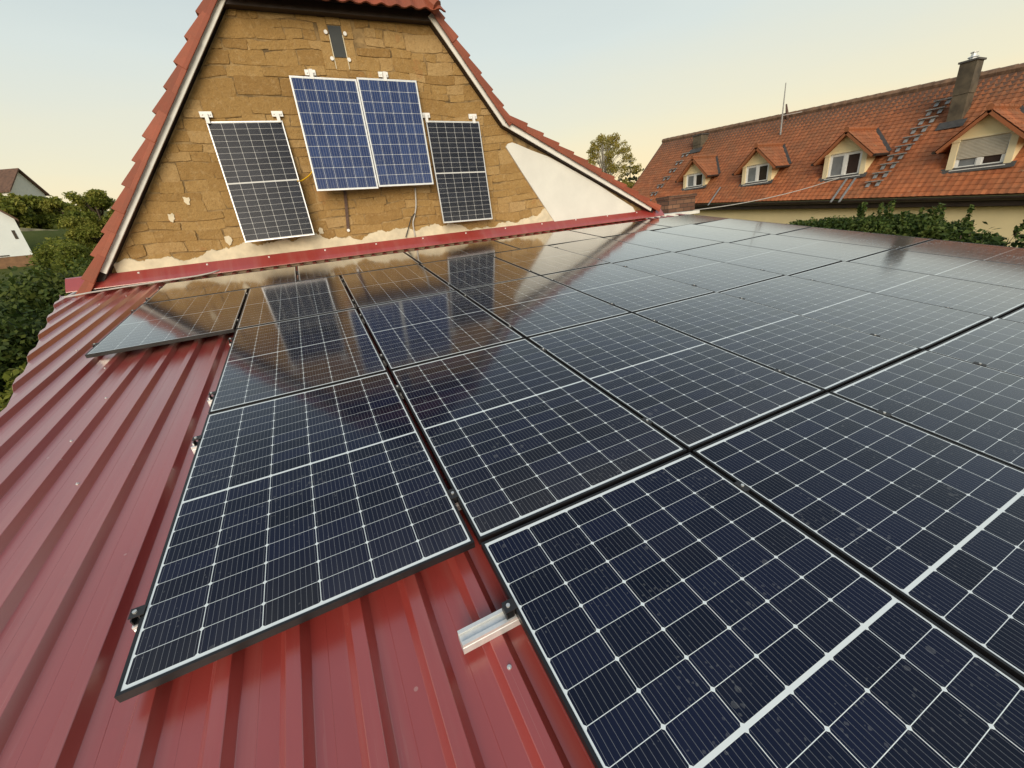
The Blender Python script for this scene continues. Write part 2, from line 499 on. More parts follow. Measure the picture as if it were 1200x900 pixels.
# ------------------------------------------------------------------ mesh helpers
class MB:
    def __init__(self):
        self.v, self.f, self.r = [], [], []

    def add(self, vs, fs, rnd=0.5):
        o = len(self.v)
        self.v += [tuple(x) for x in vs]
        for q in fs:
            self.f.append(tuple(i + o for i in q))
            self.r.append(rnd)

    def box(self, lo, hi, mat=None, rnd=0.5):
        x0, y0, z0 = lo
        x1, y1, z1 = hi
        vs = [Vector(c) for c in ((x0, y0, z0), (x1, y0, z0), (x1, y1, z0), (x0, y1, z0), (x0, y0, z1), (x1, y0, z1), (x1, y1, z1), (x0, y1, z1))]
        if mat is not None:
            vs = [mat @ q for q in vs]
        self.add(vs, [(3, 2, 1, 0), (4, 5, 6, 7), (0, 1, 5, 4), (1, 2, 6, 5), (2, 3, 7, 6), (3, 0, 4, 7)], rnd)

    def bar(self, a, b, w, h, up=(0, 0, 1)):
        a, b = Vector(a), Vector(b)
        d = (b - a).normalized()
        s = d.cross(Vector(up)).normalized()
        u = s.cross(d)
        vs = []
        for p in (a, b):
            vs += [p - s * w / 2 - u * h / 2, p + s * w / 2 - u * h / 2, p + s * w / 2 + u * h / 2, p - s * w / 2 + u * h / 2]
        self.add(vs, [(0, 1, 2, 3), (7, 6, 5, 4), (0, 4, 5, 1), (1, 5, 6, 2), (2, 6, 7, 3), (3, 7, 4, 0)])

    def tube(self, pts, rads, n=8, cap=True, rnd=0.5):
        pts = [Vector(p) for p in pts]
        if not isinstance(rads, (list, tuple)):
            rads = [rads] * len(pts)
        vs, fs = [], []
        ref = None
        for i, p in enumerate(pts):
            d = (pts[min(i + 1, len(pts) - 1)] - pts[max(i - 1, 0)]).normalized()
            if ref is None:
                ref = d.orthogonal().normalized()
            s = (ref - d * ref.dot(d)).normalized()
            ref = s
            u = d.cross(s)
            for k in range(n):
                a = 2 * math.pi * k / n
                vs.append(p + (s * math.cos(a) + u * math.sin(a)) * rads[i])
        for i in range(len(pts) - 1):
            for k in range(n):
                fs.append((i * n + k, i * n + (k + 1) % n, (i + 1) * n + (k + 1) % n, (i + 1) * n + k))
        if cap:
            fs.append(tuple(range(n))[::-1])
            fs.append(tuple((len(pts) - 1) * n + k for k in range(n)))
        self.add(vs, fs, rnd)

    def prism(self, poly, off, rnd=0.5):
        """closed outline of 3D points pushed along the vector off"""
        a = [Vector(p) for p in poly]
        b = [p + Vector(off) for p in a]
        n = len(a)
        self.add(a + b, [tuple(range(n)), tuple(range(2 * n - 1, n - 1, -1))] + [(i, i + n, (i + 1) % n + n, (i + 1) % n) for i in range(n)], rnd)

    def build(self, name, mat, parent=None, smooth=False, loc=None, rot=None, keep=False, fix=True):
        me = bpy.data.meshes.new(name)
        me.from_pydata(self.v, [], self.f)
        if fix:
            b = bmesh.new()
            b.from_mesh(me)
            bmesh.ops.recalc_face_normals(b, faces=b.faces)
            b.to_mesh(me)
            b.free()
        at = me.attributes.new('rnd', 'FLOAT', 'FACE')
        if len(me.polygons) == len(self.r):
            at.data.foreach_set('value', self.r)
        if smooth:
            me.polygons.foreach_set('use_smooth', [True] * len(me.polygons))
        me.materials.append(mat)
        o = bpy.data.objects.new(name, me)
        COL.objects.link(o)
        if parent is not None:
            o.parent = parent
        if loc is not None:
            o.location = loc
        if rot is not None:
            o.rotation_euler = rot
        return o


def tag(o, label, cat, group=None, kind=None):
    if label:
        o['label'] = label
    if cat:
        o['category'] = cat
    if group:
        o['group'] = group
    if kind:
        o['kind'] = kind
    return o


def empty(name, loc, label, cat, group=None, rot=(0, 0, 0)):
    o = bpy.data.objects.new(name, None)
    COL.objects.link(o)
    o.location = loc
    o.rotation_euler = rot
    o.empty_display_size = 0.2
    return tag(o, label, cat, group)


def bevel(o, w, seg=2):
    md = o.modifiers.new('bevel', 'BEVEL')
    md.width = w
    md.segments = seg
    md.limit_method = 'ANGLE'
    return o


# ------------------------------------------------------------------ the ground (one sheet to the horizon)
HL = [(-500, 1.8), (0, 2.2), (10, 2.5), (20, 3.2), (50, 4.9), (70, 6.0), (83, 8.0), (89.5, 11.0), (100, 12.0), (150, 20.0), (180, 22.5), (260, 22), (900, 6)]
HR = [(-500, 0), (0, 0.4), (40, 0.6), (100, 1.5), (900, 2)]


def interp(t, tab):
    for (a, x), (b, y) in zip(tab, tab[1:]):
        if t <= b:
            k = (t - a) / (b - a)
            return x + (y - x) * k
    return tab[-1][1]


def terrain(x, y):
    dx, dy = x - CAM.x, y - CAM.y
    s = math.hypot(dx, dy)
    az = math.degrees(math.atan2(dx, dy))
    if az > 0:
        k = 1 - min(1, az / 28)
    elif az < -75:
        k = max(0, 1 - (-75 - az) / 60)
    else:
        k = 1
    k = k * k * (3 - 2 * k)
    near = min(1, max(0, (s - 3) / 4))
    z = interp(s, HL) * k + interp(s, HR) * (1 - k)
    z += near * (0.12 * math.sin(x * 0.31 + 1) * math.cos(y * 0.23) + min(1.5, s * 0.006) * math.sin(x * 0.05) * math.cos(y * 0.043))
    return z


def grid_axis():
    a = [0]
    st = 0.7
    while a[-1] < 1500:
        a.append(a[-1] + st)
        st *= 1.06
    return [-q for q in a[:0:-1]] + a


ax = grid_axis()
g = MB()
n_ = len(ax)
g.v = [(x, y + 8, terrain(x, y + 8)) for y in ax for x in ax]
g.f = [(j * n_ + i, j * n_ + i + 1, (j + 1) * n_ + i + 1, (j + 1) * n_ + i) for j in range(n_ - 1) for i in range(n_ - 1)]
g.r = [0.5] * len(g.f)
tag(g.build('ground', M['ground'], smooth=True, fix=False), 'grassy hillside ground rising behind the houses on the left', 'ground', kind='structure')

# ------------------------------------------------------------------ the hall with the red sheet-metal roof
P, Q = 1.154, 1.742
PW, PL = 1.134, 1.722
PITCH = 0.207
CROWN_N, PAN_N = -0.087, -0.124
U_R = 8.22


def left_edge(v):
    return -3.30 - 0.27 * (v - 5.4)


hall = empty('metal_roof_hall', (0, 0, 0), 'low hall under a wine red ribbed sheet metal roof carrying the solar panels', 'hall')
# trapezoid sheet: cross profile along u, clipped obliquely on the left
prof = []
u0 = -0.05 - 0.043 / 2 - 22 * PITCH
k = 0
while u0 + k * PITCH < U_R + 0.3:
    c = u0 + k * PITCH
    prof += [(c - 0.0475, PAN_N), (c - 0.0455, PAN_N + 0.0015), (c - 0.0235, CROWN_N - 0.0015), (c - 0.0215, CROWN_N), (c + 0.0215, CROWN_N), (c + 0.0235, CROWN_N - 0.0015),
             (c + 0.0455, PAN_N + 0.0015), (c + 0.0475, PAN_N), (c + 0.098, PAN_N), (c + 0.0988, PAN_N + 0.0006), (c + 0.0996, PAN_N)]
    k += 1
V0, V1 = -3.2, 7.13
bm = bmesh.new()
rows = [V0 + (V1 - V0) * i / 10 for i in range(11)]
gv = [[bm.verts.new((u, v, n)) for u, n in prof] for v in rows]
for j in range(10):
    for i in range(len(prof) - 1):
        bm.faces.new((gv[j][i], gv[j][i + 1], gv[j + 1][i + 1], gv[j + 1][i]))
d_ = Vector((-0.27, 1, 0)).normalized()
nrm = Vector((-d_.y, d_.x, 0))
bmesh.ops.bisect_plane(bm, geom=bm.verts[:] + bm.edges[:] + bm.faces[:], plane_co=(left_edge(5.4), 5.4, 0), plane_no=nrm, clear_outer=True)
bmesh.ops.bisect_plane(bm, geom=bm.verts[:] + bm.edges[:] + bm.faces[:], plane_co=(U_R, 0, 0), plane_no=(1, 0, 0), clear_outer=True)
me = bpy.data.meshes.new('roof_sheet')
bm.to_mesh(me)
bm.free()
me.materials.append(M['sheet'])
so = bpy.data.objects.new('roof_sheet', me)
COL.objects.link(so)
so.parent = hall
so.matrix_local = ROOF
md = so.modifiers.new('thick', 'SOLIDIFY')
md.thickness = 0.004
md.offset = -1


def roof_pt(u, v, n=0.0):
    return ROOF @ Vector((u, v, n))


# hall walls under the roof
w = MB()
pts2 = [(-3.35, 6.95), (left_edge(V0 + 0.3) + 0.35, V0 + 0.3), (U_R - 0.25, V0 + 0.3), (U_R - 0.25, 6.95)]
ring = []
for (u, v) in pts2:
    q = roof_pt(u, v, PAN_N - 0.06)
    ring.append(q)
vs = [Vector((q.x, q.y, -0.5)) for q in ring] + ring
w.add(vs, [(0, 1, 5, 4), (1, 2, 6, 5), (2, 3, 7, 6), (3, 0, 4, 7), (4, 5, 6, 7)])
w.build('wall', M['cream'], hall)
# red flashing against the gable: profile in (v, n), extruded along u
fl = MB()
FV = 6.97
sec = [(FV, -0.056), (FV + 0.002, -0.046), (FV + 0.05, 0.0), (7.15, 0.105), (7.18, 0.112), (7.18, 0.09), (FV + 0.055, -0.014), (FV + 0.006, -0.057)]
fl.prism([roof_pt(-3.62, v, n) for v, n in sec], roof_pt(7.95, 0) - roof_pt(-3.62, 0))
fo = fl.build('wall_flashing', M['sheet'], hall)
for i in range(12):
    u = -2.75 + i * 0.9
    s = MB()
    q = roof_pt(u, 7.11, 0.070)
    nn = (roof_pt(0, FV, 0.3) - roof_pt(0, FV + 0.1, 0.05)).normalized()
    s.tube([q, q + Vector((0, -0.35, 0.94)) * 0.016], 0.014, 8)
    s.build('screw', M['white_clip'], fo)
# verge trim along the right side
vt = MB()
vt.prism([roof_pt(U_R - 0.03, V0, -0.03), roof_pt(U_R + 0.09, V0, -0.03), roof_pt(U_R + 0.09, V0, -0.22), roof_pt(U_R + 0.08, V0, -0.22), roof_pt(U_R + 0.08, V0, -0.042), roof_pt(U_R - 0.03, V0, -0.042)], roof_pt(0, 6.85) - roof_pt(0, V0))
vt.build('verge_trim', M['sheet'], hall)
# self-drilling screws with pale washers on the ribs
SCREWS = [(-2.18, 5.9), (-2.4, 5.1), (-2.62, 4.0), (-2.1, 3.3), (-1.85, 2.0), (-1.72, 1.45), (-1.95, 2.6), (-0.07, -0.42), (-0.07, -0.78), (-3.05, 6.0), (-2.68, 6.3)]
for u, v in SCREWS:
    kk = round((u - u0) / PITCH)
    c = u0 + kk * PITCH
    s = MB()
    q = roof_pt(c, v, CROWN_N)
    nv = (ROOF.to_3x3() @ Vector((0, 0, 1)))
    s.tube([q, q + nv * 0.003], 0.0075, 10)
    s.tube([q + nv * 0.003, q + nv * 0.008], 0.0042, 6)
    s.build('screw', M['zinc'], hall)

# ------------------------------------------------------------------ solar panels on the roof
ROT = (TH, 0, 0)


def frame_mesh(W, H, t, lip, wall=0.0016):
    b = MB()
    x, y = W / 2, H / 2
    # four mitred profiles: outer wall + top lip
    ou = [(-x, -y), (x, -y), (x, y), (-x, y)]
    inn = [(-x + lip, -y + lip), (x - lip, -y + lip), (x - lip, y - lip), (-x + lip, y - lip)]
    b.v = [(p[0], p[1], 0) for p in ou] + [(p[0], p[1], 0) for p in inn] + [(p[0], p[1], -t) for p in ou] + [(p[0], p[1], -0.006) for p in inn] + \
          [(p[0] * 0.985, p[1] * 0.985, -t) for p in ou] + [(p[0] * 0.985, p[1] * 0.985, -0.008) for p in ou]
    for i in range(4):
        j = (i + 1) % 4
        b.f += [(i, j, 4 + j, 4 + i), (i, 8 + i, 8 + j, j), (4 + i, 4 + j, 12 + j, 12 + i), (8 + i, 16 + i, 16 + j, 8 + j), (16 + i, 20 + i, 20 + j, 16 + j)]
    b.r = [0.5] * len(b.f)
    return b


def glass_mesh(W, H, lip):
    b = MB()
    b.box((-W / 2 + lip + 0.0004, -H / 2 + lip + 0.0004, -0.0058), (W / 2 - lip - 0.0004, H / 2 - lip - 0.0004, -0.0016))
    return b


def make_panel(W, H, frame_mat, cell_mat, t=0.033, lip=0.0105):
    root = empty('solar_panel', (0, 0, 0), None, 'solar panel')
    frame_mesh(W, H, t, lip).build('frame', frame_mat, root)
    glass_mesh(W, H, lip).build('cell_laminate', cell_mat, root, fix=True)
    return root


def copy_tree(o, parent=None):
    c = o.copy()
    COL.objects.link(c)
    if parent is not None:
        c.parent = parent
    for ch in list(o.children):
        copy_tree(ch, c)
    return c


ORD = ['leftmost', 'second from the left', 'third from the left', 'fourth from the left', 'fifth from the left', 'sixth from the left', 'seventh from the left', 'eighth from the left', 'ninth from the left']
ROWN = {-1: 'row nearest the camera', 0: 'second row from the camera', 1: 'third row from the camera', 2: 'fourth row from the camera'}
protop = make_panel(PW, PL, M['frame'], M['cells'])
used = False
JIT = random.Random(5)
TILT = {2: -0.006, 3: -0.014, 4: -0.020, 5: -0.024, 6: -0.024}      # tilt added for the reflections: right-hand panels mirror more sky, less house
for j, i0 in ((-1, 0), (0, -1), (1, -1), (2, -2)):
    cols = list(range(i0, 7))
    for idx, i in enumerate(cols):
        o = protop if not used else copy_tree(protop)
        used = True
        u, v = (i + 0.5) * P, (j + 0.5) * Q
        o.location = roof_pt(u, v, JIT.uniform(-0.001, 0.001))
        o.rotation_euler = (TH + JIT.uniform(-0.0016, 0.0016), JIT.uniform(-0.0016, 0.0016) + TILT.get(i, 0.0), 0)
        where = 'rightmost' if idx == len(cols) - 1 else ORD[idx]
        extra = ''
        if (i, j) == (-1, 0):
            extra = ', over bare sheet'
        if (i, j) == (-2, 2):
            extra = ', jutting out'
        tag(o, 'black solar panel, %s in the %s%s' % (where, ROWN[j], extra), 'solar panel', 'solar panels laid on the red roof')
T0 = -2 * P + 0.01
for k in range(6):
    o = copy_tree(protop)
    o.location = roof_pt(T0 + (k + 0.5) * Q, 3 * Q + 0.012 + PW / 2, 0)
    o.rotation_euler = (Matrix.Rotation(TH, 3, 'X') @ Matrix.Rotation(math.pi / 2, 3, 'Z')).to_euler()
    where = 'rightmost' if k == 5 else ORD[k]
    tag(o, 'crosswise solar panel under the red flashing, %s in that back row' % where, 'solar panel', 'solar panels laid on the red roof')

# mounting rails with clamps; rails run along u under each row
RAIL_SEC = [(-0.026, 0), (-0.026, -0.014), (-0.023, -0.017), (-0.026, -0.020), (-0.026, -0.052), (0.026, -0.052), (0.026, 0), (0.0135, 0), (0.0135, -0.003), (0.0185, -0.003), (0.0185, -0.010), (-0.0185, -0.010), (-0.0185, -0.003), (-0.0135, -0.003), (-0.0135, 0)]
RAIL_TOP = -0.0345


def make_clamp(name, rail, u, v, end):
    b = MB()
    if end:
        # Z shaped end clamp standing on the rail, hooked over the frame edge at u
        b.box((u - 0.034, v - 0.02, RAIL_TOP), (u - 0.004, v + 0.02, RAIL_TOP + 0.004), ROOF)
        b.box((u - 0.0075, v - 0.02, RAIL_TOP + 0.004), (u - 0.0035, v + 0.02, 0.0018), ROOF)
        b.box((u - 0.034, v - 0.02, RAIL_TOP + 0.004), (u - 0.030, v + 0.02, -0.008), ROOF)
        b.box((u - 0.034, v - 0.02, 0.0018), (u + 0.009, v + 0.02, 0.0052), ROOF)
        bu = u - 0.018
    else:
        b.box((u - 0.018, v - 0.03, 0.0018), (u + 0.018, v + 0.03, 0.0048), ROOF)
        b.box((u - 0.0085, v - 0.03, -0.03), (u + 0.0085, v + 0.03, 0.0018), ROOF)
        bu = u
    c = b.build(name, M['clamp'], rail)
    t = MB()
    top = 0.0052 if end else 0.0048
    t.tube([roof_pt(bu, v, top), roof_pt(bu, v, top + 0.006)], 0.0068, 10)
    t.build('bolt', M['zinc'], c)
    return c


RN = {-1: 'nearest row of panels', 0: 'second row of panels', 1: 'third row of panels', 2: 'fourth row of panels'}
for j, i0 in ((-1, 0), (0, -1), (1, -1), (2, -2)):
    for kk, off in enumerate((0.30, 1.45)):
        v = j * Q + off
        us = i0 * P + P / 2 - PW / 2
        stub = 0.195 if (j == -1) else (0.038 + 0.015 * ((j + kk) % 2))
        side = 'far' if kk else 'near'
        lab = 'aluminium mounting rail under the %s, its %s one' % (RN[j], 'farther' if kk else 'nearer')
        if j == -1 and kk == 1:
            lab = 'slotted aluminium mounting rail sticking out from under the nearest panel'
        rail = empty('mounting_rail', roof_pt(us, v, RAIL_TOP), lab, 'mounting rail', 'aluminium mounting rails under the panels')
        inv = Matrix.Translation(-rail.location)
        b = MB()
        b.prism([inv @ roof_pt(us - stub, v + a, RAIL_TOP + n) for a, n in RAIL_SEC], roof_pt(7 * P + 0.1, 0) - roof_pt(us - stub, 0))
        b.build('profile', M['alu'], rail)
        cl = make_clamp('end_clamp', rail, us, v, True)
        cl.location = -rail.location
        for i in range(i0 + 1, 7):
            cl = make_clamp('mid_clamp', rail, i * P, v, False)
            cl.location = -rail.location
for kk, off in enumerate((0.25, 0.9)):
    v = 3 * Q + 0.012 + off
    us = T0 + (Q - PL) / 2
    rail = empty('mounting_rail', roof_pt(us, v, RAIL_TOP), 'aluminium mounting rail under the crosswise back row, its %s one' % ('farther' if kk else 'nearer'), 'mounting rail', 'aluminium mounting rails under the panels')
    inv = Matrix.Translation(-rail.location)
    b = MB()
    b.prism([inv @ roof_pt(us - 0.06, v + a, RAIL_TOP + n) for a, n in RAIL_SEC], roof_pt(7 * P, 0) - roof_pt(us - 0.06, 0))
    b.build('profile', M['alu'], rail)
    cl = make_clamp('end_clamp', rail, us, v, True)
    cl.location = -rail.location
# pale conduit lying along the foot of the flashing at the left
cdt = MB()
cpts = [(-3.56, 6.72, -0.070), (-3.3, 6.82, -0.068), (-2.9, 6.88, -0.062), (-2.45, 6.90, -0.055), (-2.0, 6.92, -0.046), (-1.82, 6.95, -0.035), (-1.70, 7.0, -0.02)]
cdt.tube([roof_pt(*q) for q in cpts], 0.012, 8)
tag(cdt.build('conduit', M['grey_cable'], smooth=True), 'thin pale conduit lying along the left foot of the red flashing', 'conduit')

# ------------------------------------------------------------------ the stone gable house
gh = empty('stone_gable_house', (1.0, YW, 0), 'tall ochre stone gable house with terracotta verge tiles and white barge boards', 'house')
gh_inv = -Vector((1.0, YW, 0))


def W(px, py, dy=0.0):
    return on_y(px, py, YW + dy)


LB = W(137, 305)       # foot of left barge board (outer)
LT = W(270, 0)
slopeL = (LT.z - LB.z) / (LT.x - LB.x)
RT = W(490, 12)
KN = W(586, 150)
TIP = W(757, 248)
slopeR = (RT.z - KN.z) / (RT.x - KN.x)
slopeS = (KN.z - TIP.z) / (KN.x - TIP.x)
ZB = W(380, 20).z      # underside of beam
Z_BASE = W(440, 285).z
print('gable', LB, LT, slopeL, RT, KN, TIP, slopeR, slopeS, ZB)


def xl(z):
    return LB.x + (z - LB.z) / slopeL


def xr(z):
    return KN.x + (z - KN.z) / slopeR if z > KN.z else TIP.x + (z - TIP.z) / slopeS


ZT = ZB + 0.35
# backing wall (mortar), down to the ground
w = MB()
poly = [(xl(ZT) - 0.0, ZT), (xr(ZT), ZT), (KN.x, KN.z), (TIP.x, TIP.z), (TIP.x, -0.5), (xl(3.0) + 0.0, -0.5), (xl(3.0), 3.0)]
w.prism([(x, YW, z) for x, z in poly], (0, 0.4, 0))
w.build('wall', M['mortar'], gh, loc=gh_inv)
# long side walls + back of the house
w = MB()
w.box((xl(3.0) + 0.05, YW + 0.4, -0.5), (xl(3.0) + 0.4, YW + 11.5, 3.2))
w.box((TIP.x - 0.4, YW + 0.4, -0.5), (TIP.x - 0.05, YW + 11.5, TIP.z - 0.05))
w.box((xl(3.0) + 0.4, YW + 11.1, -0.5), (TIP.x - 0.4, YW + 11.5, 5.0))
w.build('side_wall', M['plaster'], gh, loc=gh_inv)

# irregular sandstone blocks as real relief
rs = random.Random(11)
win_c = (W(384, 30), W(399, 31), W(406, 67), W(391, 68))
WX0, WX1 = (win_c[0].x + win_c[3].x) / 2, (win_c[1].x + win_c[2].x) / 2
WZ0, WZ1 = (win_c[2].z + win_c[3].z) / 2, (win_c[0].z + win_c[1].z) / 2
RW_TOP = W(592, 172)
RW_BOT = W(650, 258)


def wob(x, z):
    return (0.030 * math.sin(2.1 * x + 1.7 * z) + 0.016 * math.sin(5.3 * x - 3 * z + 1), 0.034 * math.sin(1.5 * x + 0.7 + z * 0.8) + 0.016 * math.sin(4.7 * x + 2.2 * z))


bm = bmesh.new()
lay = bm.faces.layers.float.new('rnd')
z = Z_BASE - 0.35
while z < ZT:
    h = rs.choice([0.13, 0.17, 0.2, 0.22, 0.25, 0.28, 0.3])
    x = -3.6 + rs.uniform(0, 0.3)
    while x < 5.5:
        L = rs.uniform(0.2, 0.66) * (1.15 if h > 0.2 else 1.0)
        parts = [(z, z + h)]
        if h > 0.21 and rs.random() < 0.38:
            c = z + h * rs.uniform(0.4, 0.6)
            parts = [(z, c), (c, z + h)]
        for (a, b_) in parts:
            xs = [(x, x + L)]
            if len(parts) == 2 and rs.random() < 0.6:
                c = x + L * rs.uniform(0.35, 0.65)
                xs = [(x, c), (c, x + L)]
            for (xa, xb) in xs:
                jn = rs.uniform(0.001, 0.005)
                jt = [rs.uniform(-0.017, 0.017) for _ in range(8)]
                cor = [(xa + jn + jt[0], a + jn + jt[1]), (xb - jn + jt[2], a + jn + jt[3]), (xb - jn + jt[4], b_ - jn + jt[5]), (xa + jn + jt[6], b_ - jn + jt[7])]
                ring = []
                for q in range(4):
                    p0, p1 = cor[q], cor[(q + 1) % 4]
                    for s_ in range(4):
                        f_ = s_ / 4
                        e_ = 0 if s_ == 0 else rs.uniform(-0.006, 0.006)
                        if s_ == 0:
                            cxm, czm = (xa + xb) / 2, (a + b_) / 2
                            ring.append((p0[0] + (cxm - p0[0]) * 0.03, p0[1] + (czm - p0[1]) * 0.06))
                        else:
                            ring.append((p0[0] + (p1[0] - p0[0]) * f_ + (e_ if q % 2 else 0), p0[1] + (p1[1] - p0[1]) * f_ + (0 if q % 2 else e_)))
                pr = []
                for (xx, zz) in ring:
                    dx_, dz_ = wob(xx, zz)
                    pr.append((xx + dx_, zz + dz_))
                cx_ = sum(q[0] for q in pr) / len(pr)
                cz_ = sum(q[1] for q in pr) / len(pr)
                if WX0 - 0.16 < cx_ < WX1 + 0.16 and WZ0 - 0.18 < cz_ < WZ1 + 0.16:
                    continue
                d = rs.uniform(0.004, 0.017)
                tl, tr = rs.uniform(-0.012, 0.012), rs.uniform(-0.012, 0.012)
                base = [bm.verts.new((px_, YW + 0.01, pz_)) for px_, pz_ in pr]
                mid = [bm.verts.new((px_, YW - d * 0.6, pz_)) for px_, pz_ in pr]
                top = [bm.verts.new((cx_ + (px_ - cx_) * 0.972, YW - d - tl * (px_ - cx_) - tr * (pz_ - cz_), cz_ + (pz_ - cz_) * 0.95)) for px_, pz_ in pr]
                rv = rs.random()
                n = len(pr)
                fs = [bm.faces.new(top)]
                for q in range(n):
                    fs.append(bm.faces.new((base[q], base[(q + 1) % n], mid[(q + 1) % n], mid[q])))
                    fs.append(bm.faces.new((mid[q], mid[(q + 1) % n], top[(q + 1) % n], top[q])))
                for f_ in fs:
                    f_[lay] = rv
        x += L
    z += h
# jamb stones round the loft window
for (xa, xb, a, b_) in ((WX0 - 0.17, WX0 - 0.012, WZ0 - 0.17, WZ0 + 0.19), (WX0 - 0.15, WX0 - 0.012, WZ0 + 0.2, WZ1 + 0.1), (WX1 + 0.012, WX1 + 0.15, WZ0 - 0.17, WZ0 + 0.24), (WX1 + 0.012, WX1 + 0.17, WZ0 + 0.25, WZ1 + 0.1), (WX0 - 0.01, WX1 + 0.01, WZ0 - 0.18, WZ0 - 0.01), (WX0 - 0.01, WX1 + 0.01, WZ1 + 0.01, WZ1 + 0.12)):
    pr = [(xa, a), (xb, a), (xb, b_), (xa, b_)]
    base = [bm.verts.new((p_[0], YW + 0.01, p_[1])) for p_ in pr]
    top = [bm.verts.new((p_[0] * 0.97 + (xa + xb) * 0.015, YW - 0.014, p_[1] * 0.97 + (a + b_) * 0.015)) for p_ in pr]
    fs = [bm.faces.new(top)] + [bm.faces.new((base[q], base[(q + 1) % 4], top[(q + 1) % 4], top[q])) for q in range(4)]
    rv = rs.random()
    for f_ in fs:
        f_[lay] = rv


def cut(co, no):
    bmesh.ops.bisect_plane(bm, geom=bm.verts[:] + bm.edges[:] + bm.faces[:], plane_co=co, plane_no=no, clear_outer=True)


cut((LB.x + 0.03, 0, LB.z), Vector((-slopeL, 0, 1)).normalized())
cut((KN.x + 0.10, 0, KN.z), Vector((-slopeR, 0, 1)).normalized())
e_ = (RW_BOT - RW_TOP)
cut((0, 0, ZT), Vector((0, 0, 1)))
bmesh.ops.recalc_face_normals(bm, faces=bm.faces)
me = bpy.data.meshes.new('stonework')
bm.to_mesh(me)
bm.free()
me.materials.append(M['stone'])
o = bpy.data.objects.new('stonework', me)
COL.objects.link(o)
o.parent = gh
o.location = gh_inv

# smooth white rendered triangle on the right, its edge along the stonework
w = MB()
y0 = -0.05
pts = [W(592, 173), W(594, 169), W(599, 167.5), W(606, 170), W(622, 177), W(640, 183.5), W(656, 192), W(681, 206), W(700, 217), W(722, 231.5), W(740, 243), W(745, 252), W(650, 262), W(630, 232), W(611, 203)]
w.prism([(p.x, YW + y0, p.z) for p in pts], (0, 0.055, 0))
w.build('rendered_patch', M['render_white'], gh, loc=gh_inv)
# ragged white plaster left along the foot of the stonework
rp_ = random.Random(3)
w = MB()
lowz = Z_BASE - 0.3
top = []
x = xl(Z_BASE + 0.1) + 0.02
PH = [rp_.uniform(0, 6.28) for _ in range(8)]
while x < RW_BOT.x - 0.05:
    hgt = 0.15 + 0.055 * math.sin(x * 0.9 + PH[0]) + 0.05 * math.sin(x * 2.3 + PH[1]) + 0.035 * math.sin(x * 5.1 + PH[2]) + 0.025 * math.sin(x * 11.7 + PH[3]) + 0.016 * math.sin(x * 23 + PH[4]) + rp_.uniform(-0.012, 0.012)
    if x > RW_BOT.x - 1.1:
        hgt += 0.10 * (1 - (RW_BOT.x - x) / 1.1)
    if x < -1.5:
        hgt += 0.05
    top.append((x, Z_BASE + max(0.03, hgt)))
    x += rp_.uniform(0.015, 0.035)
top.append((RW_BOT.x - 0.03, Z_BASE + 0.2))
for (a, b_) in zip(top, top[1:]):
    vs = [(a[0], YW - 0.030, lowz), (b_[0], YW - 0.030, lowz), (b_[0], YW - 0.028, b_[1]), (a[0], YW - 0.028, a[1]), (b_[0], YW, b_[1] + 0.012), (a[0], YW, a[1] + 0.012)]
    w.add(vs, [(0, 1, 2, 3), (3, 2, 4, 5)])
w.build('plaster_strip', M['plaster'], gh, loc=gh_inv)
for (px_, py_, s_) in ((202, 255, 0.05), (219, 235, 0.05), (268, 282, 0.06), (376, 271, 0.05), (365, 268, 0.03)):
    q = W(px_, py_)
    w = MB()
    ring = []
    for k in range(11):
        a = k / 11 * 2 * math.pi
        rr = s_ * rp_.uniform(0.55, 1.15)
        ring.append((q.x + rr * math.cos(a), YW - 0.026, q.z + 1.3 * rr * math.sin(a)))
    w.prism(ring, (0, 0.03, 0))
    w.build('plaster_patch', M['plaster'], gh, loc=gh_inv)

# loft window slit with its two irons
w = MB()
w.box((WX0, YW - 0.012, WZ0), (WX1, YW + 0.012, WZ1))
wo_ = w.build('window', M['loft_glass'], gh, loc=gh_inv)
f = MB()
for s_ in (WX0 - 0.004, WX1 + 0.004):
    f.box((s_ - 0.006, YW - 0.022, WZ0 - 0.16), (s_ + 0.006, YW - 0.013, WZ1 - 0.12))
f.build('frame', M['plaster'], wo_)
for (px_, py_) in ((381.5, 38.5), (404, 40.5), (389, 69.5), (409, 71)):
    q = W(px_, py_)
    s = MB()
    s.tube([(q.x, YW - 0.014, q.z), (q.x, YW - 0.04, q.z)], 0.028, 12)
    s.build('anchor_plate', M['white_clip'], gh, loc=gh_inv)

# beam under the half hip
w = MB()
bl, br = W(262, 0), W(487, 27)
zc = W(478, 13).z - 0.05
w.box((xl(ZB) - 0.12, YW - 0.15, ZB), (xr(ZB) + 0.02, YW + 0.1, zc))
w.build('eaves_beam', M['dark_wood'], gh, loc=gh_inv)
w = MB()
w.box((xl(ZB) - 0.05, YW - 0.20, zc + 0.004), (xr(zc) + 0.08, YW + 0.1, zc + 0.05))
w.build('eaves_board', M['dark_wood'], gh, loc=gh_inv)


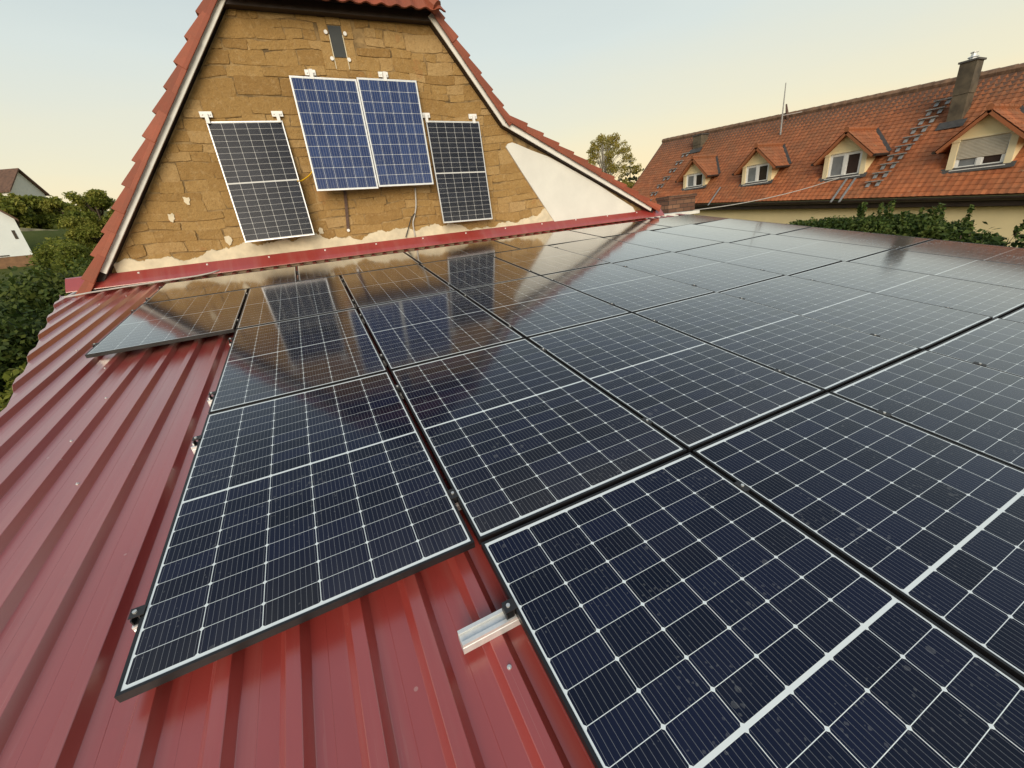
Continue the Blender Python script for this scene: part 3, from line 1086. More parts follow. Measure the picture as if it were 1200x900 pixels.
# verges: barge boards and stepped verge tiles, each tile with its own butt
def barge(a, b_, name):
    """white board from a to b in the gable plane, standing 0.16 m proud"""
    w = MB()
    d = Vector((b_[0] - a[0], 0, b_[1] - a[1])).normalized()
    n = Vector((-d.z, 0, d.x))
    if n.z < 0:
        n = -n
    A = Vector((a[0], YW - 0.17, a[1]))
    B = Vector((b_[0], YW - 0.17, b_[1]))
    w.prism([A, B, B + n * 0.115, A + n * 0.115], (0, 0.028, 0))
    o = w.build('barge_board', M['white_paint'], gh, loc=gh_inv)
    bevel(o, 0.006)
    w = MB()
    w.prism([A + Vector((0, 0.03, 0)) + n * 0.02, B + Vector((0, 0.03, 0)) + n * 0.02, B + Vector((0, 0.03, 0)) + n * 0.06, A + Vector((0, 0.03, 0)) + n * 0.06], (0, 0.165, 0))
    w.build('soffit', M['dark_wood'], gh, loc=gh_inv)
    return n


def verge_tiles(a, b_, n, count, flip):
    """tiles from low end a to high end b along the verge"""
    A = Vector((a[0], 0, a[1])) + n * 0.118
    B = Vector((b_[0], 0, b_[1])) + n * 0.118
    d = (B - A)
    L = d.length
    d.normalize()
    step = L / count
    w = MB()
    r2 = random.Random(count)
    for k in range(count):
        s0, s1 = k * step - 0.05, (k + 1) * step + 0.02
        lo = A + d * s0
        hi = A + d * s1
        t0, t1 = 0.105 + r2.uniform(-0.006, 0.006), 0.045
        jy = r2.uniform(-0.008, 0.008)
        pr = [lo - n * 0.012, hi - n * 0.035, hi + n * t1, lo + n * t0]
        w.prism([Vector((p.x, YW - 0.215 + jy, p.z)) for p in pr], (0, 0.26, 0), r2.random())
        # side flange hanging down over the board
        pr = [lo - n * 0.055, hi - n * 0.06, hi + n * 0.0, lo + n * 0.0]
        w.prism([Vector((p.x, YW - 0.225 + jy, p.z)) for p in pr], (0, 0.02, 0), r2.random())
    o = w.build('verge_tiles', M['tile_gable'], gh, loc=gh_inv)
    bevel(o, 0.008)


lowL = (xl(4.6), 4.6)
PL0 = (LB.x, LB.z)
topL = (xl(ZT + 0.3), ZT + 0.3)
nL = barge((xl(Z_BASE + 0.02), Z_BASE + 0.02), topL, 'l')
verge_tiles(lowL, topL, nL, 16, False)
topR = (xr(ZB + 0.06), ZB + 0.06)
nR = barge((KN.x, KN.z), topR, 'r')
verge_tiles((KN.x + 0.02, KN.z - 0.02), (xr(ZB + 0.2), ZB + 0.2), nR, 7, True)
nS = barge((TIP.x, TIP.z), (KN.x + 0.01, KN.z), 's')
verge_tiles((TIP.x + 0.16, TIP.z - 0.075), (KN.x + 0.02, KN.z + 0.03), nS, 11, True)


def tile_field(O, A, S, L, D, tw, course, amp, step, seed, clipf=None, samples=4):
    """pantile roof: O low corner, A along the eave, S up the slope"""
    A, S = Vector(A).normalized(), Vector(S).normalized()
    N = A.cross(S).normalized()
    if N.z < 0:
        N = -N
    r = random.Random(seed)
    w = MB()
    nt = int(L / tw)
    nc = int(math.ceil(D / course))
    hs = [amp * (0.5 - 0.5 * math.cos(2 * math.pi * q / samples)) ** 1.4 for q in range(samples)]
    for k in range(nc):
        s0, s1 = k * course, min(D, (k + 1) * course)
        off = (k % 2) * 0.0
        row0, row1, row2 = [], [], []
        for q in range(nt * samples + 1):
            a = q * tw / samples
            h = hs[q % samples]
            jit = 0.0
            row0.append(O + A * a + S * s0 + N * (h))
            row1.append(O + A * a + S * (s0 - 0.012) + N * (h + step))
            row2.append(O + A * a + S * s1 + N * (h + 0.004))
        base = len(w.v)
        w.v += [tuple(p) for p in row0 + row1 + row2]
        m_ = len(row0)
        for q in range(m_ - 1):
            if q % samples == 0:
                rv = r.random()
            w.f.append((base + q, base + q + 1, base + m_ + q + 1, base + m_ + q))
            w.r.append(rv)
            w.f.append((base + m_ + q, base + m_ + q + 1, base + 2 * m_ + q + 1, base + 2 * m_ + q))
            w.r.append(rv)
    return w


# roof slopes of the gable house (run back in +y)
def slope_deck(a, b_, n, name):
    A = Vector((a[0], YW - 0.12, a[1])) + n * 0.10
    B = Vector((b_[0], YW - 0.12, b_[1])) + n * 0.10
    d = (B - A)
    w = tile_field(A + Vector((0, 0.12, 0)), (0, 1, 0), d, 11.2, d.length, 0.30, 0.36, 0.035, 0.03, 7)
    w.build('roof_tiles', M['tile_gable'], gh, loc=gh_inv, fix=False)
    w = MB()
    w.prism([A - n * 0.02, B - n * 0.02, B - n * 0.10, A - n * 0.10], (0, 11.4, 0))
    w.build('roof_deck', M['dark_wood'], gh, loc=gh_inv)


XRIDGE = (xl(ZB) + xr(ZB)) / 2
zr_ = ZB + (XRIDGE - xl(ZB)) * slopeL
slope_deck(lowL, (XRIDGE - 0.05, zr_), nL, 'l')
slope_deck((KN.x, KN.z), (XRIDGE + 0.05, KN.z + (XRIDGE + 0.05 - KN.x) * slopeR), nR, 'r')
slope_deck((TIP.x + 0.1, TIP.z - 0.05), (KN.x, KN.z), nS, 's')
# half hip: tiles rising back from the eaves board
hipw = xr(ZB) - xl(ZB) + 0.30
hx0 = xl(ZB) - 0.06
hz = on_y(440, 7, YW - 0.36).z
HIPD = 2.3
hs_ = Vector((0, 0.55, 0.835)).normalized()
w = tile_field(Vector((hx0, YW - 0.36, hz)), (1, 0, 0), hs_, hipw, HIPD, 0.235, 0.36, 0.04, 0.03, 9, samples=6)
hb = bmesh.new()
hm = bpy.data.meshes.new('tmp')
hm.from_pydata(w.v, [], w.f)
at = hm.attributes.new('rnd', 'FLOAT', 'FACE')
at.data.foreach_set('value', w.r)
hb.from_mesh(hm)
for (co, no) in (((xl(ZB) - 0.16, 0, ZB), Vector((-slopeL, 0, 1))), ((xr(ZB) + 0.24, 0, ZB), Vector((-slopeR, 0, 1)))):
    bmesh.ops.bisect_plane(hb, geom=hb.verts[:] + hb.edges[:] + hb.faces[:], plane_co=co, plane_no=no.normalized(), clear_outer=True)
hb.to_mesh(hm)
hb.free()
hm.materials.append(M['tile_gable'])
ho = bpy.data.objects.new('hip_tiles', hm)
COL.objects.link(ho)
ho.parent = gh
ho.location = gh_inv
# rounded hip caps down the right edge of the half hip
w = MB()
c0 = Vector((xr(hz) + 0.10, YW - 0.36, hz + 0.06))
c1 = Vector((XRIDGE + 0.1, YW + 0.95, zr_ + 0.1))
for k in range(7):
    a, b_ = c0.lerp(c1, k / 7), c0.lerp(c1, (k + 1.15) / 7)
    w.tube([a, b_], [0.10, 0.082], 10, True, rs.random())
w.build('hip_cap_tiles', M['tile_gable'], gh, loc=gh_inv, smooth=False)
w = MB()
for k in range(26):
    a = Vector((XRIDGE, YW + 0.9 + k * 0.4, zr_ + 0.1))
    w.tube([a, a + Vector((0, 0.45, 0))], [0.12, 0.10], 8, True, rs.random())
w.build('ridge_tiles', M['tile_gable'], gh, loc=gh_inv)


# ------------------------------------------------------------------ panels hung on the gable
def wall_panel(W_, H_, fm, cm, x, y, z, tilt, roll, label, hooks):
    root = make_panel(W_, H_, fm, cm, 0.035, 0.012)
    Rm = Matrix.Rotation(-roll, 3, 'Y')
    # panel x -> along the wall, panel y -> up (leaning), panel z -> outwards
    up = Vector((0, math.sin(tilt), math.cos(tilt)))
    rt = Vector((1, 0, 0))
    out = rt.cross(up)
    m3 = Rm @ Matrix((rt, up, out)).transposed()
    o = Vector((x, y, z)) - (m3 @ Vector((0, H_ / 2, 0)))
    root.matrix_world = Matrix.Translation(o) @ m3.to_4x4()
    tag(root, label, 'solar panel', 'solar panels hung on the stone gable')
    minv = root.matrix_world.inverted()
    for hx in hooks:
        b = MB()
        tp_ = root.matrix_world @ Vector((hx, H_ / 2, 0))
        b.box((tp_.x - 0.08, YW - 0.052, tp_.z + 0.055), (tp_.x + 0.08, YW - 0.024, tp_.z + 0.13), minv)
        b.box((tp_.x - 0.024, min(tp_.y, YW - 0.07) - 0.012, tp_.z - 0.03), (tp_.x + 0.024, YW - 0.053, tp_.z + 0.10), minv)
        for e_ in (-0.05, 0.05):
            b.tube([minv @ Vector((tp_.x + e_, YW - 0.052, tp_.z + 0.092)), minv @ Vector((tp_.x + e_, YW - 0.064, tp_.z + 0.092))], 0.012, 8)
        b.build('hanging_bracket', M['white_clip'], root)
    # props at the foot
    for hx in (-W_ * 0.36, W_ * 0.36):
        a = Vector((hx, -H_ / 2 + 0.10, -0.035))
        wpt = root.matrix_world @ a
        e = minv @ Vector((wpt.x, YW - 0.01, wpt.z + 0.03))
        b = MB()
        b.bar(a, e, 0.03, 0.03, (1, 0, 0))
        b.build('foot_prop', M['zinc'], root)
    return root


wall_panel(1.038, 1.755, M['silver'], M['cells_wall'], -0.684, 7.055, 7.261, 0.163, 0.006, 'black solar panel hanging lowest at the left on the stone gable', (-0.49, 0.475))
wall_panel(1.038, 1.755, M['silver'], M['cells_wall'], 2.707, 7.016, 7.225, 0.118, -0.022, 'black solar panel on the stone gable, right of the blue pair', (-0.50, 0.42))
wall_panel(0.998, 1.65, M['silver'], M['cells_blue'], 0.600, 6.93, 7.819, 0.11, -0.025, 'blue solar panel, left one of the pair high on the gable', (-0.17,))
wall_panel(0.998, 1.65, M['silver'], M['cells_blue'], 1.612, 6.95, 7.829, 0.09, -0.020, 'blue solar panel, right one of the pair high on the gable', (-0.03,))


def cable(name, pts, rad, mat, label, cat='cable', n=6):
    """smooth tube through points (Catmull-Rom)"""
    P_ = [Vector(p) for p in pts]
    out = []
    for i in range(len(P_) - 1):
        p0, p1, p2, p3 = P_[max(i - 1, 0)], P_[i], P_[i + 1], P_[min(i + 2, len(P_) - 1)]
        for s in range(8):
            t = s / 8
            out.append(0.5 * ((2 * p1) + (p2 - p0) * t + (2 * p0 - 5 * p1 + 4 * p2 - p3) * t * t + (3 * p1 - p0 - 3 * p2 + p3) * t ** 3))
    out.append(P_[-1])
    w = MB()
    w.tube(out, rad, n)
    return tag(w.build(name, mat, smooth=True), label, cat)


cable('cable', [W(349, 212, -0.30), W(353, 212, -0.2), W(358, 209, -0.12), W(363, 205, -0.07), W(367, 199, -0.06), W(371, 190, -0.1)], 0.011, M['yellow'], 'yellow cable looping between the left black panel and the blue panels')
cable('conduit', [W(486.5, 220, -0.05), W(487.5, 240, -0.05), W(486, 252, -0.045), W(484, 262, -0.045), W(486.5, 277, -0.05)], 0.014, M['grey_cable'], 'pale conduit running down the gable below the blue panels', 'conduit')
cable('cable', [W(486, 250, -0.07), W(482, 256, -0.06), W(479, 266, -0.06), W(475.5, 278, -0.06)], 0.010, M['black_cable'], 'black cable dropping to the flashing below the blue panels')
b = MB()
a0, a1 = W(404, 224), W(408, 270)
b.bar((a0.x, YW - 0.035, a0.z), (a1.x, YW - 0.035, a1.z), 0.05, 0.012, (0, 1, 0))
so_ = empty('iron_strap', (a1.x, YW - 0.03, a1.z), 'rusty iron strap with white foot below the left blue panel', 'strap')
b.build('strap', M['iron'], so_, loc=-so_.location)
b = MB()
b.tube([(a1.x, YW - 0.02, a1.z), (a1.x, YW - 0.055, a1.z)], 0.026, 10)
b.build('foot_plate', M['white_clip'], so_, loc=-so_.location)

# ------------------------------------------------------------------ annex and brick chimney behind the far roof corner
an = MB()
ac = on_y(785, 251, 7.9)
an.box((7.75, 7.55, -0.5), (9.75, 9.4, ac.z - 0.06))
an_o = empty('flat_roof_annex', (9.2, 8.5, 0), 'white edged flat annex at the far end of the verge tiles', 'annex')
an.build('wall', M['plaster'], an_o, loc=-an_o.location)
an = MB()
an.box((7.68, 7.48, ac.z - 0.06), (9.85, 9.5, ac.z + 0.02))
an.build('roof_edge', M['white_paint'], an_o, loc=-an_o.location)
bk = MB()
b0, b1, b2 = on_y(783, 236, 8.3), on_y(814, 236, 8.3), on_y(797, 227.5, 8.3)
bo = empty('brick_chimney', ((b0.x + b1.x) / 2, 8.5, ac.z + 0.02), 'short weathered brick chimney standing behind the far roof corner', 'chimney')
hw = (b1.x - b0.x) / 2
bk.box((-hw, -0.22, 0), (hw, 0.25, b2.z - 0.1 - ac.z - 0.02))
bk.build('stack', M['brick'], bo)
bk = MB()
bk.box((-hw - 0.02, -0.25, b2.z - 0.1 - ac.z - 0.02), (hw + 0.02, 0.28, b2.z - ac.z - 0.04))
bk.build('cap', M['brick'], bo)

# ------------------------------------------------------------------ the long tiled house with dormers on the right
XE = 17.0
TS = 0.9657
TY = 0.062                                                  # fall of the eave line towards the camera


def eave_z(y):
    return 4.155 + TY * y


def plane_z(x, y):
    return eave_z(y) + TS * (x - XE)


th_ = empty('tiled_house', (XE, 8, 0), 'long cream house with orange tiled roof, dormers and a tall brown chimney', 'house')
th_inv = -Vector((XE, 8, 0))
XR = 20.69
Y0H, Y1H = -6.0, 19.75
A_ = Vector((0, 1, TY)).normalized()
S_ = Vector((1, 0, TS)).normalized()
D_ = math.hypot(XR - XE, TS * (XR - XE))
w = tile_field(Vector((XE + 0.27, Y0H, eave_z(Y0H) + 0.27 * TS - 0.01)), A_, S_, Y1H - Y0H, D_ - 0.36, 0.175, 0.18, 0.014, 0.017, 21, samples=4)
roof = w.build('roof', M['tile'], th_, loc=th_inv, fix=False)
w = MB()
w.prism([(XR, Y0H, plane_z(XR, Y0H) + 0.02), (XR + 3.7, Y0H, plane_z(XE, Y0H)), (XR + 3.7, Y0H, plane_z(XE, Y0H) - 0.1), (XR, Y0H, plane_z(XR, Y0H) - 0.15), (XE + 0.34, Y0H, eave_z(Y0H) + 0.34 * TS - 0.12), (XE + 0.34, Y0H, eave_z(Y0H) + 0.34 * TS - 0.06)],
        (0, Y1H - Y0H, TY * (Y1H - Y0H)))
w.build('roof_deck', M['tile_brown'], th_, loc=th_inv)
w = MB()
for k in range(66):
    y = Y0H + k * 0.39
    if y > Y1H - 0.1:
        break
    a = Vector((XR, y, plane_z(XR, y) + 0.03))
    w.tube([a, a + A_ * 0.43], [0.13, 0.115], 8, True, 0.5)
w.build('ridge_tiles', M['ridge'], roof)
w = MB()
w.prism([(XE + 0.45, Y1H - 0.35, -0.5), (2 * XR - XE - 0.45, Y1H - 0.35, -0.5), (2 * XR - XE - 0.45, Y1H - 0.35, eave_z(Y1H) - 0.2), (XR, Y1H - 0.35, plane_z(XR, Y1H) - 0.25), (XE + 0.45, Y1H - 0.35, eave_z(Y1H) - 0.15)], (0, -(Y1H - Y0H - 0.6), 0))
w2 = MB()
# long wall, top following the eave
w2.add([(XE + 0.60, Y0H + 0.3, -0.5), (XE + 0.60, Y1H - 0.3, -0.5), (XE + 0.60, Y1H - 0.3, eave_z(Y1H) - 0.10), (XE + 0.60, Y0H + 0.3, eave_z(Y0H) - 0.10),
        (XE + 0.95, Y0H + 0.3, -0.5), (XE + 0.95, Y1H - 0.3, -0.5), (XE + 0.95, Y1H - 0.3, eave_z(Y1H) - 0.0), (XE + 0.95, Y0H + 0.3, eave_z(Y0H) - 0.0)],
       [(0, 1, 2, 3), (4, 5, 6, 7), (0, 1, 5, 4), (1, 2, 6, 5), (2, 3, 7, 6), (3, 0, 4, 7)])
w2.build('wall', M['cream'], th_, loc=th_inv)
w = MB()
w.prism([(XE + 0.75, Y1H - 0.3, -0.5), (2 * XR - XE - 0.5, Y1H - 0.3, -0.5), (2 * XR - XE - 0.5, Y1H - 0.3, eave_z(Y1H) - 0.2), (XR, Y1H - 0.3, plane_z(XR, Y1H) - 0.25), (XE + 0.75, Y1H - 0.3, eave_z(Y1H) + 0.1)], (0, -0.3, 0))
w.build('gable_wall', M['cream'], th_, loc=th_inv)
# gutter: half round channel with a dark fascia behind
w = MB()
sec = []
for k in range(9):
    a = math.pi + math.pi * k / 8
    sec.append((0.085 * math.cos(a), 0.085 * math.sin(a)))
for k in range(9):
    a = 2 * math.pi - math.pi * k / 8
    sec.append((0.075 * math.cos(a), 0.075 * math.sin(a)))
w.prism([(XE + 0.19 + a, Y0H, eave_z(Y0H) + 0.18 + b_) for a, b_ in sec], (0, Y1H - Y0H, TY * (Y1H - Y0H)))
w.build('gutter', M['gutter'], th_, loc=th_inv)
w = MB()
w.prism([(XE + 0.29, Y0H, eave_z(Y0H) + 0.20), (XE + 0.32, Y0H, eave_z(Y0H) + 0.20), (XE + 0.32, Y0H, eave_z(Y0H) - 0.03), (XE + 0.62, Y0H, eave_z(Y0H) - 0.03), (XE + 0.62, Y0H, eave_z(Y0H) - 0.06), (XE + 0.29, Y0H, eave_z(Y0H) - 0.06)],
        (0, Y1H - Y0H, TY * (Y1H - Y0H)))
w.build('fascia', M['gutter'], th_, loc=th_inv)


def dormer(yc, H, label, kind):
    """gabled dormer, front wall in the plane x = XF, facing -x"""
    XF = 17.95
    zb = plane_z(XF, yc) - 0.02
    hw, wall_h = 0.66, H - 0.62
    rise = 0.62
    apz = zb + H
    xback = XF + (apz - plane_z(XF, yc)) / TS
    d = MB()
    # front wall with gable triangle, set as a frame round the window
    wy0, wy1, wz0, wz1 = yc - 0.52, yc + 0.52, zb + 0.05, zb + wall_h - 0.06
    fr = [(yc - hw, zb - 0.02), (yc + hw, zb - 0.02), (yc + hw, zb + wall_h), (yc, apz - 0.06), (yc - hw, zb + wall_h)]
    op = [(wy0, wz0), (wy1, wz0), (wy1, wz1), (wy0, wz1)]
    # outline strips: left, right, top, sill
    d.prism([(XF, yc - hw, zb - 0.02), (XF, wy0, zb - 0.02), (XF, wy0, wz1), (XF, yc - hw, wz1)], (0.12, 0, 0))
    d.prism([(XF, wy1, zb - 0.02), (XF, yc + hw, zb - 0.02), (XF, yc + hw, wz1), (XF, wy1, wz1)], (0.12, 0, 0))
    d.prism([(XF, wy0, zb - 0.02), (XF, wy1, zb - 0.02), (XF, wy1, wz0), (XF, wy0, wz0)], (0.12, 0, 0))
    d.prism([(XF, yc - hw, wz1), (XF, yc + hw, wz1), (XF, yc + hw, zb + wall_h), (XF, yc, apz - 0.06), (XF, yc - hw, zb + wall_h)], (0.12, 0, 0))
    # cheeks
    zc_ = zb + wall_h
    xc_ = XF + (zc_ - plane_z(XF, yc)) / TS + 0.05
    for s in (-1, 1):
        y_ = yc + s * hw
        d.prism([(XF + 0.12, y_, zb - 0.1), (XF + 0.12, y_, zc_), (xc_, y_, zc_)], (0, -s * 0.06, 0))
    dm = d.build('dormer', M['cream'], th_, loc=th_inv)
    dm['label'] = label
    # pale pilasters and string course
    t = MB()
    for s in (-1, 1):
        y_ = yc + s * (hw - 0.06)
        t.box((XF - 0.03, y_ - 0.075, zb), (XF - 0.002, y_ + 0.075, zb + wall_h - 0.10))
        t.box((XF - 0.05, y_ - 0.10, zb + wall_h - 0.10), (XF - 0.002, y_ + 0.10, zb + wall_h - 0.03))
    t.box((XF - 0.035, yc - hw + 0.17, zb + wall_h - 0.055), (XF - 0.002, yc + hw - 0.17, zb + wall_h - 0.02))
    t.build('pilasters', M['cream_light'], dm)
    # roof: two tiled slopes with overhang
    ov, front = 0.30, 0.24
    for s in (-1, 1):
        ridge = Vector((XF - front, yc, apz + 0.02))
        sl = Vector((0, s * (hw + ov), -rise * (hw + ov) / hw)).normalized()
        dl = math.hypot(hw + ov, rise * (hw + ov) / hw)
        low = ridge + sl * dl
        # clip the field where it meets the main roof by building it in strips
        ww = tile_field(low, Vector((1, 0, 0)), -sl, (xback - XF) + front + 0.1, dl, 0.20, 0.20, 0.016, 0.014, int(yc * 10) + s + 50, samples=4)
        hb = bmesh.new()
        hm = bpy.data.meshes.new('dormer_roof')
        hm.from_pydata(ww.v, [], ww.f)
        at = hm.attributes.new('rnd', 'FLOAT', 'FACE')
        at.data.foreach_set('value', ww.r)
        hb.from_mesh(hm)
        bmesh.ops.bisect_plane(hb, geom=hb.verts[:] + hb.edges[:] + hb.faces[:], plane_co=(XE, 0, eave_z(0) - 0.03), plane_no=Vector((TS, TY, -1)).normalized(), clear_outer=True)
        hb.to_mesh(hm)
        hb.free()
        hm.materials.append(M['tile'])
        ro = bpy.data.objects.new('dormer_roof', hm)
        COL.objects.link(ro)
        ro.parent = dm
        # verge and eave edge boards under the tiles
        e = MB()
        n = Vector((0, -sl.z * s, sl.y * s))
        if n.z < 0:
            n = -n
        e.prism([ridge - n * 0.02, low - n * 0.02, low - n * 0.10, ridge - n * 0.10], (0.06, 0, 0))
        e.prism([ridge + Vector((0.06, 0, 0)) - n * 0.012, low + Vector((0.06, 0, 0)) - n * 0.012, low + Vector((0.06, 0, 0)) - n * 0.06, ridge + Vector((0.06, 0, 0)) - n * 0.06], (xc_ - XF + front - 0.1, 0, 0))
        e.build('verge_board', M['tile'], dm)
        g_ = MB()
        gl = low + Vector((0.0, s * 0.03, -0.03))
        xg = XF - front + (gl.z - plane_z(XF - front, gl.y)) / TS
        g_.tube([gl, Vector((xg + 0.05, gl.y, gl.z))], 0.045, 8)
        g_.build('gutter', M['gutter'], dm)
        vl = MB()
        ea = Vector((XF + (low.z - plane_z(XF, low.y)) / TS, low.y, low.z + 0.04))
        eb = Vector((xback, yc, apz + 0.05))
        vl.bar(ea, eb, 0.16, 0.02, (-TS, 0, 1))
        vl.build('valley_strip', M['lead'], dm)
    rt = MB()
    for k in range(6):
        a = Vector((XF - front - 0.02 + k * 0.33, yc, apz + 0.05))
        if a.x > xback:
            break
        rt.tube([a, a + Vector((0.36, 0, 0))], [0.085, 0.075], 8)
    rt.build('ridge_tiles', M['tile'], dm)
    # lead apron in front, coloured dark to paint in the shadow below the window
    ap = MB()
    q0 = Vector((XF - 0.16, 0, 0))
    ap.prism([(XF - 0.10, yc - hw - 0.12, plane_z(XF - 0.10, yc) + 0.035), (XF - 0.10, yc + hw + 0.12, plane_z(XF - 0.10, yc) + 0.035), (XF - 0.005, yc + hw + 0.12, plane_z(XF, yc) + 0.075), (XF - 0.005, yc - hw - 0.12, plane_z(XF, yc) + 0.075)], (0, 0, 0.012))
    ap.build('lead_apron_shade', M['lead'], dm)
    # window: frame, sashes, panes
    f = MB()
    e = 0.055
    xf0, xf1 = XF + 0.012, XF + 0.075
    f.box((xf0, wy0, wz0), (xf1, wy0 + e, wz1))
    f.box((xf0, wy1 - e, wz0), (xf1, wy1, wz1))
    f.box((xf0, wy0 + e, wz1 - e), (xf1, wy1 - e, wz1))
    f.box((xf0, wy0 + e, wz0), (xf1, wy1 - e, wz0 + e))
    f.box((xf0 - 0.004, yc - 0.05, wz0 + e), (xf1, yc + 0.05, wz1 - e))
    for (a, b_) in ((wy0 + e, yc - 0.05), (yc + 0.05, wy1 - e)):
        g2 = 0.03
        f.box((xf0 + 0.01, a, wz0 + e), (xf1, a + g2, wz1 - e))
        f.box((xf0 + 0.01, b_ - g2, wz0 + e), (xf1, b_, wz1 - e))
        f.box((xf0 + 0.01, a + g2, wz1 - e - g2), (xf1, b_ - g2, wz1 - e))
        f.box((xf0 + 0.01, a + g2, wz0 + e), (xf1, b_ - g2, wz0 + e + g2))
    f.box((XF - 0.06, wy0 - 0.06, wz0 - 0.035), (XF + 0.012, wy1 + 0.06, wz0 - 0.001))
    f.build('window_frame', M['pvc'], dm)
    for q, (a, b_) in enumerate(((wy0 + e, yc - 0.05), (yc + 0.05, wy1 - e))):
        p_ = MB()
        p_.box((xf0 + 0.028, a + 0.031, wz0 + e + 0.031), (xf0 + 0.036, b_ - 0.031, wz1 - e - 0.031))
        p_.build('pane', M['glass_curtain'] if q == 1 else M['glass_dark'], dm)
    if kind == 'shutter':
        p_ = MB()
        nsl = 14
        zb2 = wz0 + 0.27
        for k in range(nsl):
            a, b_ = zb2 + (wz1 - zb2) * k / nsl, zb2 + (wz1 - zb2) * (k + 1) / nsl
            p_.add([(XF + 0.006, wy0 + 0.02, a), (XF + 0.006, wy1 - 0.02, a), (XF - 0.006, wy1 - 0.02, (a + b_) / 2), (XF - 0.006, wy0 + 0.02, (a + b_) / 2), (XF + 0.006, wy1 - 0.02, b_), (XF + 0.006, wy0 + 0.02, b_)], [(0, 1, 2, 3), (3, 2, 4, 5)])
        p_.build('roller_shutter', M['shutter'], dm)


dormer(14.85, 1.36, 'farthest dormer, beside the step row at the gable end', 'plain')
dormer(11.55, 1.45, 'second farthest dormer with a two sash window', 'plain')
dormer(8.20, 1.52, 'dormer just left of the long row of roof steps', 'plain')
dormer(4.68, 1.52, 'dormer with its grey roller shutter almost closed', 'shutter')
dormer(1.25, 1.52, 'nearest dormer, at the right edge of the photo', 'plain')


def roof_steps(a, b_, n, lab):
    for k in range(n):
        t = k / (n - 1)
        x, y = a[0] + (b_[0] - a[0]) * t, a[1] + (b_[1] - a[1]) * t
        z = plane_z(x, y) + 0.07
        s = MB()
        # tread and two folded arms lying on the tiles below it
        s.box((x - 0.06, y - 0.24, z + 0.07), (x + 0.06, y + 0.24, z + 0.10))
        for e in (-0.14, 0.14):
            s.bar((x + 0.03, y + e, z + 0.07), (x - 0.10, y + e, z - 0.08), 0.11, 0.012, (-TS, 0, 1))
            s.bar((x + 0.05, y + e, z + 0.07), (x + 0.05, y + e, z - 0.03), 0.03, 0.03, (0, 1, 0))
        o = s.build('roof_step', M['steel'], th_, loc=th_inv)


roof_steps((17.62, 7.02), (20.0, 6.62), 10, '')
roof_steps((17.35, 17.4), (19.6, 17.0), 7, '')
# two rows of pale vent strips low on the roof
for y in (7.95, 7.68, 13.2):
    w = MB()
    w.prism([(17.1, y, plane_z(17.1, y) + 0.055), (17.1, y + 0.07, plane_z(17.1, y) + 0.055), (17.85, y + 0.07, plane_z(17.85, y) + 0.055), (17.85, y, plane_z(17.85, y) + 0.055)], (0, 0, 0.02))
    w.build('lead_strip', M['steel'], th_, loc=th_inv)


def clad_chimney(x, y, wx_, wy_, ztop, with_cowl):
    zb = plane_z(x - wx_, y) - 0.1
    c = MB()
    c.box((x - wx_ / 2, y - wy_ / 2, zb), (x + wx_ / 2, y + wy_ / 2, zb + (ztop - zb) * 0.56))
    c.box((x - wx_ / 2 - 0.012, y - wy_ / 2 - 0.012, zb + (ztop - zb) * 0.56 + 0.01), (x + wx_ / 2 + 0.012, y + wy_ / 2 + 0.012, ztop))
    co = c.build('chimney', M['chimney_clad'], th_, loc=th_inv)
    k = MB()
    k.box((x - wx_ / 2 - 0.05, y - wy_ / 2 - 0.05, ztop + 0.001), (x + wx_ / 2 + 0.05, y + wy_ / 2 + 0.05, ztop + 0.05))
    k.build('cap', M['lead'], co)
    if with_cowl:
        k = MB()
        k.tube([(x, y, ztop + 0.05), (x, y, ztop + 0.12)], [0.11, 0.09], 12)
        k.tube([(x, y, ztop + 0.12), (x, y, ztop + 0.14)], [0.13, 0.12], 12)
        k.tube([(x, y, ztop + 0.14), (x, y, ztop + 0.24)], [0.07, 0.06], 12)
        k.tube([(x, y, ztop + 0.24), (x, y, ztop + 0.26)], [0.09, 0.09], 12)
        k.build('cowl', M['zinc'], co)
    k = MB()
    xa = x - wx_ / 2
    k.prism([(xa - 0.2, y - wy_ / 2 - 0.15, plane_z(xa - 0.2, y) + 0.06), (xa - 0.2, y + wy_ / 2 + 0.15, plane_z(xa - 0.2, y) + 0.06), (xa - 0.003, y + wy_ / 2 + 0.15, plane_z(xa, y) + 0.07), (xa - 0.003, y - wy_ / 2 - 0.15, plane_z(xa, y) + 0.07)], (0, 0, 0.015))
    k.build('flashing', M['lead'], co)


ct = on_x(1130, 75, 19.5)
clad_chimney(19.55, on_x(1124, 120, 19.4).y, 0.42, 0.36, ct.z, True)
c2 = on_x(818, 159, 19.9)
clad_chimney(20.1, c2.y, 0.5, 0.5, c2.z, False)
# aerial masts on the tiled roof
ab = Vector((19.9, 12.0, plane_z(19.9, 12.0)))
at_ = on_x(921, 97, 19.9)
an_ = empty('aerial_mast', ab, 'tall thin aerial mast on the tiled roof with guy wire', 'aerial')
w = MB()
w.tube([(0, 0, 0), (0.0, at_.y - ab.y, at_.z - ab.z)], [0.035, 0.018], 8)
w.build('mast', M['steel'], an_)
w = MB()
g1 = on_x(940, 131, 20.5) - ab
w.tube([(0, 0, 0.75), g1], 0.012, 5)
w.build('guy_wire', M['grey_cable'], an_)
s0, s1 = on_x(923, 141, 20.6), on_x(921.5, 122, 20.6)
w = MB()
w.tube([s0, s0.lerp(s1, 0.5), s1], [0.09, 0.06, 0.03], 8)
tag(w.build('roof_finial', M['iron'], smooth=True), 'short dark finial on the ridge behind the aerial mast', 'finial')
